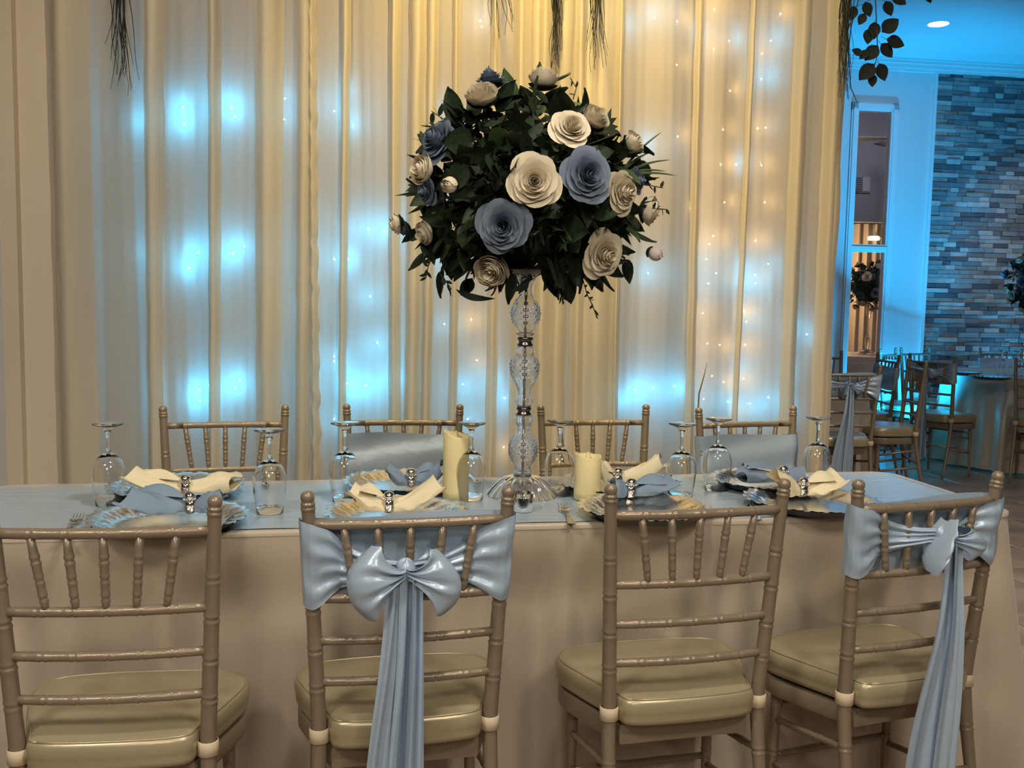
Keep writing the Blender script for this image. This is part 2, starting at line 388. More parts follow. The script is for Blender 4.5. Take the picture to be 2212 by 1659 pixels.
# ------------------------------------------------------------------ drape
drape = thing('drape_backdrop', 'tall ivory sheer drape backdrop glowing blue and amber behind the long table', 'drape', (0, 0, 0))
DX0 = at_plane(128, 550, CA, CB).x; DX1 = at_plane(1806, 550, CA, CB).x
rnd = random.Random(3)
waves = [(rnd.uniform(.002, .006), rnd.uniform(8, 42), rnd.uniform(0, 6)) for _ in range(9)]
def dx(px): return at_plane(px, 500, CA, CB).x
def sheer(u, v):
    x = lerp(DX0, DX1, u); z = lerp(.015, CZ-.04, v); y = CA+CB*x
    for (am, fr, ph) in waves: y += am*sin(fr*x+ph+.25*sin(z*.9+ph))
    y += .0012*sin(x*150+2*sin(z*.7))
    return (x+.006*sin(z*3+x*5), y, z)
sh = MB(); sh.grid(sheer, 700, 14); sh.build('sheer_panel', SHEER, drape)
# gathered pleats hanging in front of the sheer (px at mid height, width px, swell)
PLE = [(165, 78, .045), (342, 36, .022), (463, 20, .02), (586, 46, .028), (655, 26, .022), (682, 22, .018), (745, 14, .016),
       (857, 22, .02), (893, 26, .026), (926, 18, .02), (976, 14, .014), (1060, 18, .016), (1118, 26, .024), (1146, 22, .02),
       (1176, 34, .03), (1215, 36, .028), (1248, 24, .02), (1300, 56, .03), (1335, 14, .015), (1500, 16, .014), (1720, 28, .026), (1792, 34, .03), (1603, 10, .008)]
for i, (pc, pw, sw) in enumerate(PLE):
    xc = dx(pc); hw = (dx(pc+pw/2)-dx(pc-pw/2))/2*1.3; ph = rnd.uniform(0, 6); ruff = .0035 if pc == 682 else .0012
    def pl(u, v):
        s = lerp(-1.0, 1.0, u); z = lerp(.012, CZ-.045, v)
        wv = hw*(1.0+.10*sin(z*1.1+ph)); x = xc+wv*s+.012*sin(z*.8+ph)-.05*.0*z
        x += ruff*sin(z*48+ph)*(1 if abs(s) > .5 else .3)+ruff*.5*sin(z*91+ph)
        y = CA+CB*x-.004-(sw+.012)*max(0, cos(s*pi/2))**1.3-.0015*sin(s*7+ph)+ruff*.8*sin(z*60+s*3)
        return (x, y, z)
    pm = MB(); pm.grid(pl, 14, 120 if pc == 682 else 40); pm.build('pleat', DENSE, drape)
# wavy selvedge at both ends
for (pc, sg) in ((128, 1), (1806, -1)):
    xc = dx(pc)
    def sv(u, v):
        z = lerp(.012, CZ-.045, v); x = xc+sg*u*.055+.006*sin(z*9+.9*sin(z*3.1)); return (x, CA+CB*x-.02-.018*sin(u*pi), z)
    pm = MB(); pm.grid(sv, 6, 60); pm.build('selvedge', DENSE, drape)
MB().tube([(DX0-.1, CA+CB*DX0, CZ-.04), (DX1+.05, CA+CB*DX1, CZ-.04)], .018, 10).build('rail', STEEL, drape)

# fairy lights behind the drape: strings hanging from the rail
def bulb_string(label, col, em, bulbs, power, dist, group, glow=None, rad=.012):
    xs = [at_plane(b[0], b[1], CA+dist, CB) for b in bulbs]
    t = thing('fairy_light_string', label, 'string light', (xs[0].x, xs[0].y, 0), 0, group)
    P = sorted(xs, key=lambda p: -p.z); b0 = Vector((xs[0].x, xs[0].y, 0))
    wp = [Vector((P[0].x, P[0].y+.012, CZ-.03))-b0]+[p-b0+Vector((0, .012, 0)) for p in P]
    MB().tube(wp, .0012, 4).build('wire', mat('clear_wire', (.5, .5, .5), .4), t)
    for k, p in enumerate(xs):
        q = p-b0; MB().sphere(q, .0032, 8, 6).build('bulb', em, t)
        s = bulbs[k][2] if len(bulbs[k]) > 2 else 1
        if s > 0: point('bulb_light', q, power*s, col, rad, t)
EC = emit('cool_bulb', (.55, .9, 1.0), 60); EW = emit('warm_bulb', (1, .72, .35), 60)
cool = [[(395, 232, .9), (398, 268, 1.4), (408, 578, 1.2), (428, 545, 1.0), (430, 842, 1.0), (432, 865, .8)],
        [(500, 232, 1.4), (508, 252, .6), (503, 548, 1.2), (528, 532, .7), (518, 822, 1.3), (508, 838, .5)],
        [(318, 268, .7), (330, 545, .25), (452, 833, .5)],
        [(616, 213, .35), (614, 258, .4), (722, 240, .5), (722, 560, .5), (722, 780, .5)],
        [(750, 202, .4), (763, 272, .6), (745, 492, .3), (752, 560, .9), (750, 828, 1.2)],
        [(795, 495, .5), (790, 833, 1.4), (830, 500, 1.1), (845, 815, .9), (800, 640, .7), (815, 740, .8)],
        [(676, 662, .25), (722, 770, .3), (722, 905, .6), (942, 240, .3), (938, 430, .3)],
        [(955, 560, .5), (960, 700, .35), (1000, 830, .8), (1010, 905, .6), (1060, 818, .6), (1090, 860, .7)],
        [(1038, 45, .35), (1260, 40, .3), (1270, 300, .2), (1340, 60, .4), (1414, 38, .5)],
        [(1372, 842, 1.2), (1410, 838, 1.2), (1457, 835, .7), (1400, 590, .7), (1395, 318, .6), (1330, 860, .8)],
        [(1508, 78, .3), (1575, 88, .4), (1665, 88, .6), (1645, 170, .7), (1590, 356, .3), (1654, 276, .1)],
        [(1526, 560, .3), (1530, 612, .4), (1600, 575, .4), (1600, 610, .6), (1660, 570, .3), (1632, 612, .4)],
        [(1612, 695, .4), (1595, 790, .4), (1703, 706, .35), (1743, 722, .5), (1695, 795, .2)],
        [(1520, 862, .6), (1572, 868, .5), (1620, 872, .8), (1660, 858, .4), (1690, 885, .3)]]
for k, b in enumerate(cool):
    c = b[0][0]
    bulb_string('icy blue fairy lights behind the drape, %s' % (
        'left of the first far chair', 'above the first far chair', 'at the far left of the glow', 'between the first and second far chairs',
        'above the second far chair', 'just left of the flower ball', 'beside the ruffled seam', 'under the left of the flower ball',
        'above the flower ball', 'just right of the flower ball', 'at the upper right with amber bulbs', 'at mid height on the right',
        'at the far right of the drape', 'low above the fourth far chair')[k].replace('left of the first far chair', 'above the left post of the first far chair'),
        ICE, EC, b, .70, .065, 'icy blue strings behind the drape', rad=.022)
warm = [[(1463, 46), (1462, 140, .5), (1464, 295, .6), (1492, 450, .3)], [(1543, 20, 1.4), (1542, 105, 1.2), (1577, 196, .5), (1562, 280, .6)],
        [(1557, 355, 1.4), (1565, 437, .7), (1541, 510, 1), (1532, 527, 1)], [(1686, 30, 1), (1646, 115, .6), (1637, 277, .7), (1645, 357, .9)],
        [(1652, 437, .8), (1632, 520, 1.2), (1547, 590, .4), (1632, 594, .3)], [(1518, 676, .9), (1607, 672, 1.2), (1528, 742, .7), (1555, 745, .7)],
        [(1610, 745, .9), (1538, 812, .4), (1563, 825, .5), (1606, 818, 1)], [(1018, 690, 1.1), (1030, 778, .6), (1088, 966, .7), (1240, 946, .7)],
        [(1264, 180, .9), (1040, 58, .5), (1000, 300, .3), (1588, 885, .4)]]
names = ('at the top beside the garland end', 'second from the top right corner', 'at mid height on the right', 'nearest the top right corner',
         'below the right side amber row', 'low on the right, upper pair', 'low above the fourth far chair', 'behind the glass column', 'around the flower ball')
for k, b in enumerate(warm):
    bulb_string('amber fairy light string behind the drape, '+names[k], AMBER, EW, b, .11, .05, 'amber strings behind the drape')

# ------------------------------------------------------------------ long table
TP = .18; TC = Vector((0, 0, 0))
def tl(u, v, z=0): return Vector((u*cos(TP)-v*sin(TP), u*sin(TP)+v*cos(TP), z))
U0, U1, V0, V1 = -.90, 1.71, 2.155, 2.75
tb = thing('banquet_table', 'long narrow folding table hidden under the cream cloth', 'table', tl((U0+U1)/2, (V0+V1)/2), TP)
LX, LY = (U1-U0)/2, (V1-V0)/2
MB().box((0, 0, .735), (2*LX-.10, 2*LY-.14, .03)).build('tabletop', mat('table_board', (.3, .2, .12), .6), tb, False)
for sx in (-1, 1):
    for sy in (-1, 1): MB().tube([(sx*(LX-.25), sy*(LY-.10), 0), (sx*(LX-.25), sy*(LY-.10), .72)], .014).build('leg', STEEL, tb)
cl = thing('tablecloth', 'cream satin cloth over the long table, falling to the floor', 'tablecloth', tl((U0+U1)/2, (V0+V1)/2), TP)
def rrect(s, lx, ly, r):      # point + outward normal on a rounded rectangle, s in [0,1)
    segs = [('l', (-lx+r, -ly), (lx-r, -ly)), ('a', (lx-r, -ly+r), -pi/2), ('l', (lx, -ly+r), (lx, ly-r)), ('a', (lx-r, ly-r), 0),
            ('l', (lx-r, ly), (-lx+r, ly)), ('a', (-lx+r, ly-r), pi/2), ('l', (-lx, ly-r), (-lx, -ly+r)), ('a', (-lx+r, -ly+r), pi)]
    L = [math.dist(q[1], q[2]) if q[0] == 'l' else r*pi/2 for q in segs]; t = (s % 1)*sum(L)
    for q, ln in zip(segs, L):
        if t <= ln:
            k = t/ln
            if q[0] == 'l':
                x, y = lerp(q[1][0], q[2][0], k), lerp(q[1][1], q[2][1], k); d = (q[2][0]-q[1][0])/ln, (q[2][1]-q[1][1])/ln
                return x, y, d[1], -d[0]
            a = q[2]+k*pi/2; return q[1][0]+r*cos(a), q[1][1]+r*sin(a), cos(a), sin(a)
        t -= ln
    return rrect(0, lx, ly, r)
NS = 420; per = 2*(2*LX+2*LY)
fold = [rnd.uniform(.4, 1)*(.030, .026, .022, .018, .014, .013, .011, .008)[i] for i in range(8)]; fph = [rnd.uniform(0, 6) for _ in range(8)]; ffr = [9, 14, 21, 27, 34, 41, 55, 70]
def skirt(u, v):
    x, y, nx, ny = rrect(u, LX, LY, .07); z = .757-.752*v
    k = smooth(v*3.5)*.75+.25*v
    w_ = sum(fold[i]*sin(ffr[i]*u*2*pi+fph[i]+v*.8*sin(i)) for i in range(8))*k
    near = max(0, -ny); end = max(0, nx)
    off = w_*.62-near*(.055*smooth((v-.02)/.25)-.010*k)+end*(.05*v+.02*v*v)+abs(nx*ny)*.09*v
    off += .004*sin(u*2*pi*150)*smooth((.12-v)/.10)*0
    return (x+nx*off, y+ny*off, z)
sk = MB(); sk.grid(skirt, NS, 22, True)
top = [skirt(i/NS, 0) for i in range(NS)]
sk.build('skirt', CLOTH, cl)
tp = MB(); n0 = NS
vs = []
for k, (sc_, dz) in enumerate(((1.004, -.012), (1.004, -.003), (.997, .0), (.6, .0), (.0, .0))):
    for (x, y, z_) in top: vs.append((x*sc_ if k > 2 else x+(sc_-1)*x, y*sc_ if k > 2 else y*sc_, .7605+dz))
tp.add(vs, [(i*n0+k, i*n0+(k+1) % n0, (i+1)*n0+(k+1) % n0, (i+1)*n0+k) for i in range(4) for k in range(n0)])
tp.build('top_panel', CLOTH, cl)
ru = MB()
def runner(u, v):
    s = lerp(-LX+.012, LX-.010, u); cr = max(0, abs(s)-(LX-.07)); y = lerp(-(LY-.07)-sqrt(.0049-cr*cr)+.012, LY-.055, v)
    z = .7625+.0007*sin(s*9+3*sin(v*4))+.0005*sin(s*31+v*9)
    ov = max(0, s-(LX-.03)) ; 
    if ov > 0: z -= .9*ov*ov/.04
    ov = max(0, -s-(LX-.03))
    if ov > 0: z -= .9*ov*ov/.04
    return (s, y, max(z, .70))
ru.grid(runner, 160, 10)
ro = ru.build('table_runner', RUN, None, loc=tl((U0+U1)/2, (V0+V1)/2)); ro.rotation_euler = (0, 0, TP)
tag(ro, 'pale blue satin runner laid along the long table', 'table runner')
TZ = .764

# ------------------------------------------------------------------ chairs
ZS, LEAN = .44, -.038
def yb(z): return LEAN*(z-ZS)/.48 if z > ZS else -.085*((ZS-z)/ZS)**1.4
def xb(z): return lerp(.167, .19, (z-ZS)/.48) if z > ZS else .167+.008*(ZS-z)/ZS
def rings(zs, base, amp=.0014, wd=.007):
    def r(z):
        q = base(z)
        for c_ in zs:
            for dd in (-.006, .006): q += amp*exp(-((z-c_-dd)/(wd*.45))**2)
            q -= amp*.8*exp(-((z-c_)/(wd*.35))**2)
        return q
    return r
def sample(zs, a, b, n):
    L = [a+(b-a)*i/n for i in range(n+1)]
    for c_ in zs: L += [c_+d for d in (-.012, -.009, -.006, -.003, 0, .003, .006, .009, .012)]
    return sorted(x for x in set(round(x, 5) for x in L) if a <= x <= b)
def make_chair(name='chiavari_chair', lod=0):
    t = thing(name, 'chair', 'chair'); n = 12 if lod == 0 else 8
    rz_ = [.10, .21, .33, .535, .61, .69, .765]
    rr = rings(rz_, lambda z: interp([(0, .0085), (.2, .0125), (.42, .0152), (.6, .0145), (.80, .0132), (.865, .0126)], z))
    for sx in (-1, 1):
        pts = []; rad = []
        for z in sample(rz_ if lod == 0 else [], 0, .868, 30 if lod == 0 else 14): pts.append((sx*xb(z), yb(z), z)); rad.append(rr(z))
        for (z, r) in ((.880, .0126), (.884, .0126), (.8855, .0142), (.889, .0142), (.8905, .0126), (.893, .0126), (.8945, .0140), (.898, .0140), (.8995, .0116), (.902, .0112), (.904, .0126), (.909, .0133), (.9145, .0122), (.919, .0080), (.921, .001)):
            pts.append((sx*xb(z), yb(z), z)); rad.append(r)
        MB().tube(pts, rad, n).build('back_post', CHAIR, t)
        # front leg
        fz = [.10, .21, .33]; fr_ = rings(fz, lambda z: interp([(0, .0085), (.3, .013), (.41, .0148)], z))
        zz = sample(fz if lod == 0 else [], 0, .40, 10)
        MB().tube([(sx*(.168+.012*(.4-z)), .232+.02*(.4-z), z) for z in zz], [fr_(z) for z in zz], n).build('front_leg', CHAIR, t)
    def rail(z, r, name_, nr=5, bow=.014, x_=None):
        X = (x_ or xb(z))-.004; cs = [X*c_ for c_ in ((-.66, -.33, 0, .33, .66) if nr == 5 else ())]
        xs = sorted(set([-X+2*X*i/14 for i in range(15)]+([c_+d for c_ in cs for d in (-.010, -.007, -.004, 0, .004, .007, .010)] if lod == 0 else [])))
        rf = rings(cs, lambda q: r, .0009)
        MB().tube([(x, yb(z)-bow*(1-(x/X)**2), z) for x in xs], [rf(x) for x in xs], n).build(name_, CHAIR, t)
    rail(.868-.012, .0098, 'top_rail'); rail(.712, .0092, 'crest_rail'); rail(.628, .0088, 'ladder_rail'); rail(.545, .0088, 'ladder_rail')
    for k in range(5):
        xt, xq = (k-2)*.0615, (k-2)*.0515; zt, zb_ = .850, .716; cs = [.808, .775, .742]
        rf = rings([.808, .772, .738], lambda z: interp([(.716, .0060), (.738, .0074), (.772, .0076), (.812, .0084), (.85, .0070)], z), .0011)
        pts = []; rad = []
        for z in (sample([.808, .772, .738], zb_, zt, 6) if lod == 0 else [zb_+(zt-zb_)*i/5 for i in range(6)]):
            q = (z-zb_)/(zt-zb_); x = lerp(xq, xt, q); pts.append((x, yb(z)-.014*(1-(x/.19)**2), z)); rad.append(rf(z))
        MB().tube(pts, rad, n).build('spindle', CHAIR, t)
    # seat frame and cushion
    OUT = [(-.128, -.036), (0, -.046), (.128, -.036), (.150, .0), (.172, .06), (.198, .14), (.213, .205), (.197, .262), (.135, .288), (0, .296),
           (-.135, .288), (-.197, .262), (-.213, .205), (-.198, .14), (-.172, .06), (-.150, .0)]
    ol = catmull([(x, y, 0) for x, y in OUT], 4); N = len(ol); cen = Vector((0, .12, 0))
    def ringz(sc_, z, ymin=None):
        o_ = []
        for p in ol:
            q = cen+(p-cen)*sc_
            if ymin is not None: q.y = max(q.y, ymin)
            o_.append((q.x, q.y, z))
        return o_
    def loft(mb, rs_, capb=True, capt=True, mi=0):
        vs = [p for r_ in rs_ for p in r_]
        fs = [(i*N+k, i*N+(k+1) % N, (i+1)*N+(k+1) % N, (i+1)*N+k) for i in range(len(rs_)-1) for k in range(N)]
        if capb: fs.append(tuple(reversed(range(N))))
        if capt: fs.append(tuple(range((len(rs_)-1)*N, len(rs_)*N)))
        return mb.add(vs, fs, mi)
    sf = MB(); loft(sf, [ringz(.965, .368, -.004), ringz(.975, .372, -.004), ringz(.975, .404, -.004), ringz(.955, .409, -.004)])
    sf.build('seat_frame', CHAIR, t, sharp=40)
    cu = MB(); loft(cu, [ringz(.93, .416), ringz(.985, .420), ringz(1.0, .430), ringz(.995, .438), ringz(1.004, .443), ringz(1.012, .454),
                         ringz(1.0, .466), ringz(.985, .471), ringz(.965, .4735), ringz(.90, .477), ringz(.7, .480), ringz(.4, .481), ringz(.1, .4815)])
    cuo = cu.build('seat_cushion', SEAT, t)
    MB().tube([tuple(p) for p in ringz(.972, .4735)]+[ringz(.972, .4735)[0]], .0022, 5).build('piping', SEAT, cuo)
    for sx in (-1, 1):
        b = MB(); b.lathe([(.0172, -.014), (.0195, -.013), (.0195, .013), (.0172, .014)], 12, (sx*xb(.437), yb(.437), .437)); b.build('tie_band', TIE, cuo)['label'] = 'cream tie band round the post'
    # stretchers
    def st_(p0, p1, name_='stretcher'):
        P0, P1 = Vector(p0), Vector(p1); k_ = 13 if lod == 0 else 3; pts = [P0.lerp(P1, i/(k_-1)) for i in range(k_)]
        MB().tube(pts, [.0078+(.0014 if i in (4, 8) and lod == 0 else 0) for i in range(k_)], 8).build(name_, CHAIR, t)
    for z in (.30, .19):
        for sx in (-1, 1): st_((sx*.172, yb(z), z+.03), (sx*(.168+.012*(.4-z)), .232, z-.01))
    st_((-.17, yb(.24), .24), (.17, yb(.24), .24)); st_((-.168, .235, .33), (.168, .235, .33)); st_((-.169, .236, .20), (.169, .236, .20))
    return t
CH0 = make_chair(); CHL = make_chair('chiavari_chair', 1)
near = [(-.720, 1.715, .138), (-.196, 1.834, .217), (.373, 1.961, .247), (.885, 2.078, .357)]
far = [(-.916, 3.069, 3.396-.0), (-.358, 3.199, 3.277), (.293, 3.293, 3.348), (.832, 3.318, 3.47)]
lab = ['champagne bamboo-style chair at the near side, leftmost and cropped by the frame', 'champagne bamboo-style chair in front wearing the large blue bow, below the ivory napkin',
       'bare champagne bamboo-style chair with no sash, right of the big bow chair', 'champagne bamboo-style chair at the near right end, turned, with a small blue bow']
for (x, y, a), l in zip(near, lab): place(CH0, l, (x, y, 0), a, 'chairs on the near side of the long table')
lab = ['bare chair across the table, leftmost against the drape', 'chair across the table with a blue sash band, behind the tall candle',
       'bare chair across the table, just right of the glass column', 'chair across the table with a blue sash band, rightmost against the drape']
for (x, y, a), l in zip(far, lab): place(CH0, l, (x, y, 0), a, 'chairs on the far side of the long table')
BGC = [(2.03, 5.86, .05, 'distant chair with a tied blue bow, just right of the drape edge'),
       (2.685, 6.50, radians(84), 'distant chair with bare back seen edge-on, beside the hanging sash tail'),
       (3.176, 7.27, radians(-58.6), 'distant chair with a sash tail, its seat turned toward the round table'),
       (3.85, 6.98, radians(-35), 'distant chair cut by the right edge of the frame'),
       (2.45, 7.55, radians(205), 'distant chair half hidden by the drape edge, under the tall window'),
       (2.80, 7.30, radians(92), 'distant chair with a plain blue band behind the bow chair'),
       (3.20, 8.15, radians(-130), 'distant chair with a blue band in front of the bright blue wall'),
       (3.55, 8.45, radians(-150), 'distant chair against the stone wall, at the left of the round table'),
       (4.42, 8.72, radians(180), 'distant chair with a blue band behind the glasses of the round table')]
for x, y, a, l in BGC: place(CHL, l, (x, y, 0), a, 'chairs at the round tables')

# ------------------------------------------------------------------ sashes
def sash(label, loc, rz, bow=True, small=False, group='chair sashes', tail=True, side=0, name='chair_sash'):
    t = thing(name, label, 'sash', (loc[0], loc[1], 0), rz, group)
    zt, zb_ = .866, .698
    if small: zt, zb_ = .866, .712
    if not bow: zt, zb_ = .822, .655
    # flat band across the sitter's side
    bd = MB()
    def band(u, v):
        x = lerp(-1, 1, u); z = lerp(zb_, zt, v); X = xb(z)+.011; s = abs(x)
        y = yb(z)+.022-.004*sin(v*9+x*2)-.014*(1-x*x)*.6
        if s > .93: y -= (s-.93)/.07*.020
        return (x*(X+.006*(s > .9)), y, z+.004*sin(x*3)+.006*(1-x*x)*(-1 if v < .5 else 1)*.5)
    bd.grid(band, 40, 10); bd.build('band', BLUE, t)
    # wraps round the posts toward the knot
    kz = .772 if not small else .795; kx = side
    for sg in (-1, 1):
        def wrap(u, v):
            z0 = lerp(zb_, zt, v)
            P = [(xb(z0)+.014, .018), (xb(z0)+.0185, .0), (xb(z0)+.0145, -.0135), (xb(z0), -.0205), (xb(z0)-.018, -.0205), (.142, -.0100), (.122, .004), (.085, .0), (.045, -.018), (.012, -.030)]
            f = u*(len(P)-1); i = min(int(f), len(P)-2); k = f-i; k2 = k
            X = lerp(P[i][0], P[i+1][0], k2); Y = lerp(P[i][1], P[i+1][1], k2)
            nar = smooth((u-.28)/.72); hh = lerp((zt-zb_)/2, .016, nar); cz = lerp((zt+zb_)/2, kz, nar)
            z = cz+(v-.5)*2*hh; wr = .0035*sin(v*26+u*3+sg)*smooth((u-.2)/.4)+.0025*sin(v*11+u*9)
            bulge = .010*(1-(2*v-1)**2)*nar
            return (sg*X+kx*nar, yb(z)+Y-.012*nar+wr-bulge*.3, z+.003*sin(u*14))
        wm = MB(); wm.grid(wrap, 42, 26); wm.build('band_wrap', BLUE, t)
    if not bow: return t
    ky = yb(kz)-.050
    kn = MB(); kn.grid(lambda u, v: (kx+.019*cos(2*pi*u)*sin(pi*v)*(1+.18*sin(v*9+u*12)), ky+.016*sin(2*pi*u)*sin(pi*v), kz+.024*cos(pi*v)*(1+.12*sin(u*18))), 20, 12, True)
    bo = kn.build('bow', BLUE, t)
    spec = [(-1, .108, .070, -.04, .036), (1, .102, .064, -.10, .032)] if not small else [(-1, .028, .062, -.35, .030), (1, .088, .036, -.05, .030)]
    for (sg, ln, hh, tilt, dep) in spec:
        def loop(u, v):           # ribbon leaving the knot, going out, folding back
            a = u*pi*2; out = (1-cos(a))/2; wv = lerp(.010, hh, smooth(out*1.25)); s = 2*v-1
            front = 1 if u < .5 else -1
            depth = dep*sin(a)*.9
            rad = .004*sin(s*10+sg)*(1-out)*1.6+.003*sin(s*17+2)*(1-out)
            x = sg*out*ln*(1-.38*s*s*smooth((out-.3)/.5))
            z = s*wv*(1 if front > 0 else .92)+(0.018 if front > 0 else 0)*out*0
            X = x*cos(tilt)+z*sin(tilt)*sg; Z = -abs(x)*sin(-tilt)*1.0+z*cos(tilt)
            puff = .018*(1-s*s)*out*front
            return (kx+X, ky-.006-depth-puff+rad*front, kz+Z-.012*out)
        lm_ = MB(); lm_.grid(loop, 36, 26); lm_.build('loop', BLUE, bo)
    if tail:
        tails = [(-.018, -.048, .020, .030, .0), (.006, -.004, .018, .030, .012), (.020, .018, .010, .016, -.012)] if not small else [(.006, -.030, .020, .060, 0), (.016, .010, .014, .030, -.012)]
        for (x0, x1, w0, w1, yo) in tails:
            def tl_(u, v):
                s = 2*v-1; z = lerp(kz-.005, .135, u); wv = lerp(w0, w1, smooth(u*1.2)) ; x = lerp(x0, x1, smooth(u*1.4))+s*wv
                y = ky-.016+yo*.6-.014*smooth(u*3)+.018*u+.008*sin(s*3.2+u*2.5+x0*40)+.004*sin(s*8+u*5)
                return (kx+x, y, z+.02*s*u)
            tm_ = MB(); tm_.grid(tl_, 30, 16); tm_.build('tail', BLUE, bo)
    return t
sash('light blue satin sash tied in a large floppy bow on the near chair', near[1], near[1][2], side=-.012)
sash('light blue satin sash with small bow and long tail, near right chair', near[3], near[3][2], small=True, side=.004)
sash('flat blue satin band on the chair behind the tall candle', far[1], far[1][2], bow=False)
sash('flat blue satin band on the rightmost chair against the drape', far[3], far[3][2], bow=False)
sash('blue sash bow on the distant chair by the drape edge', BGC[0], BGC[0][2], small=True, side=-.02, group='sashes on distant chairs')
sash('blue sash with hanging tail on the distant chair turned to the round table', BGC[2], BGC[2][2], small=True, group='sashes on distant chairs')
sash('plain blue band on the distant chair behind the bow chair', BGC[5], BGC[5][2], bow=False, group='sashes on distant chairs')
sash('plain blue band on the distant chair before the bright blue wall', BGC[6], BGC[6][2], bow=False, group='sashes on distant chairs')
sash('plain blue band on the distant chair behind the round table', BGC[8], BGC[8][2], bow=False, group='sashes on distant chairs')

# ------------------------------------------------------------------ tableware
def make_glass(hh=.198, n=28):
    t = thing('wine_glass', 'glass', 'glass'); k = hh/.198
    B = [(.0310, 0), (.0335, .02), (.0372, .045), (.0395, .068), (.0388, .085), (.034, .102), (.024, .116), (.013, .124), (.006, .130)]
    th = .0014; inner = [(r-th, z) for r, z in B[:-2]]+[(.010, .1195), (.0005, .1225)]
    MB().lathe([(r, z*k) for r, z in list(reversed(inner))]+[(B[0][0]-.0007, -.0006)]+[(r, z*k) for r, z in B]+[(.0005, .1305*k)], n).build('bowl', GLASS, t)
    S = [(.0005, .129), (.0058, .130), (.0046, .140), (.0043, .158), (.0050, .172), (.0095, .183), (.022, .1905), (.0352, .1950), (.0362, .1963), (.0352, .1978), (.0005, .198)]
    MB().lathe([(r, z*k) for r, z in S], n).build('stem_and_foot', GLASS, t)
    return t
G0 = make_glass(.198)
gl = [((-.973, 2.314), 'upturned wine glass at the far left of the table'), ((-.569, 2.260), 'upturned wine glass right of the leftmost place settings'),
      ((-.417, 2.407), 'upturned wine glass in front of the left post of the second far chair'), ((-.101, 2.452), 'upturned wine glass overlapping the tall candle'),
      ((.129, 2.533), 'upturned wine glass just right of the glass column'), ((.448, 2.513), 'upturned wine glass beside the bare near chair, left of the pair'),
      ((.569, 2.637), 'upturned wine glass in front of the banded fourth far chair, right of the pair'), ((.867, 2.712), 'upturned wine glass at the right end of the table')]
for (p, l) in gl: place(G0, l, (p[0], p[1], TZ+.001), random.uniform(0, 6), 'upturned wine glasses on the long table')

def make_charger(R_=.165, n=144):
    t = thing('charger_plate', 'plate', 'plate')
    def surf(u, v):
        a = 2*pi*u; r = lerp(.0, R_, v); sc_ = 1+.022*cos(a*24)*smooth((v-.75)/.25)
        z = .006+.020*smooth((v-.62)/.38)
        if v > .60: z += .0022*cos(a*48)*cos(v*70)*1.0+.001*cos(a*24+v*20)
        return (r*sc_*cos(a), r*sc_*sin(a), z)
    m_ = MB(); m_.grid(surf, n, 26, True); m_.build('beaded_plate', SILVER, t)
    MB().lathe([(0.001, .0), (R_*.60, .0), (R_*.78, .004), (R_*.955, .0225), (R_*.985, .0243), (R_*.955, .0232), (R_*.7, .0046), (.001, .0035)], 64).build('underside', BLACK, t)
    return t
P0 = make_charger()
ch = [((-.754, 2.106), 'silver beaded charger at the near left under the blue napkin', .172), ((-.859, 2.455), 'silver beaded charger at the far left under the ivory napkin', .170),
      ((-.287, 2.575), 'silver beaded charger behind the tall candle', .160), ((-.262, 2.200), 'silver beaded charger behind the big bow chair', .165),
      ((.285, 2.600), 'silver beaded charger behind the short candle', .158), ((.326, 2.296), 'silver beaded charger beside the fork, at the bare near chair', .162),
      ((.728, 2.690), 'silver beaded charger at the far right under a blue napkin', .163), ((.765, 2.420), 'silver beaded charger at the near right under an ivory napkin', .168)]
for (p, l, r) in ch:
    o = place(P0, l, (p[0], p[1], TZ), random.uniform(0, 6), 'silver charger plates on the long table'); o.scale = (r/.165, r/.165, 1)

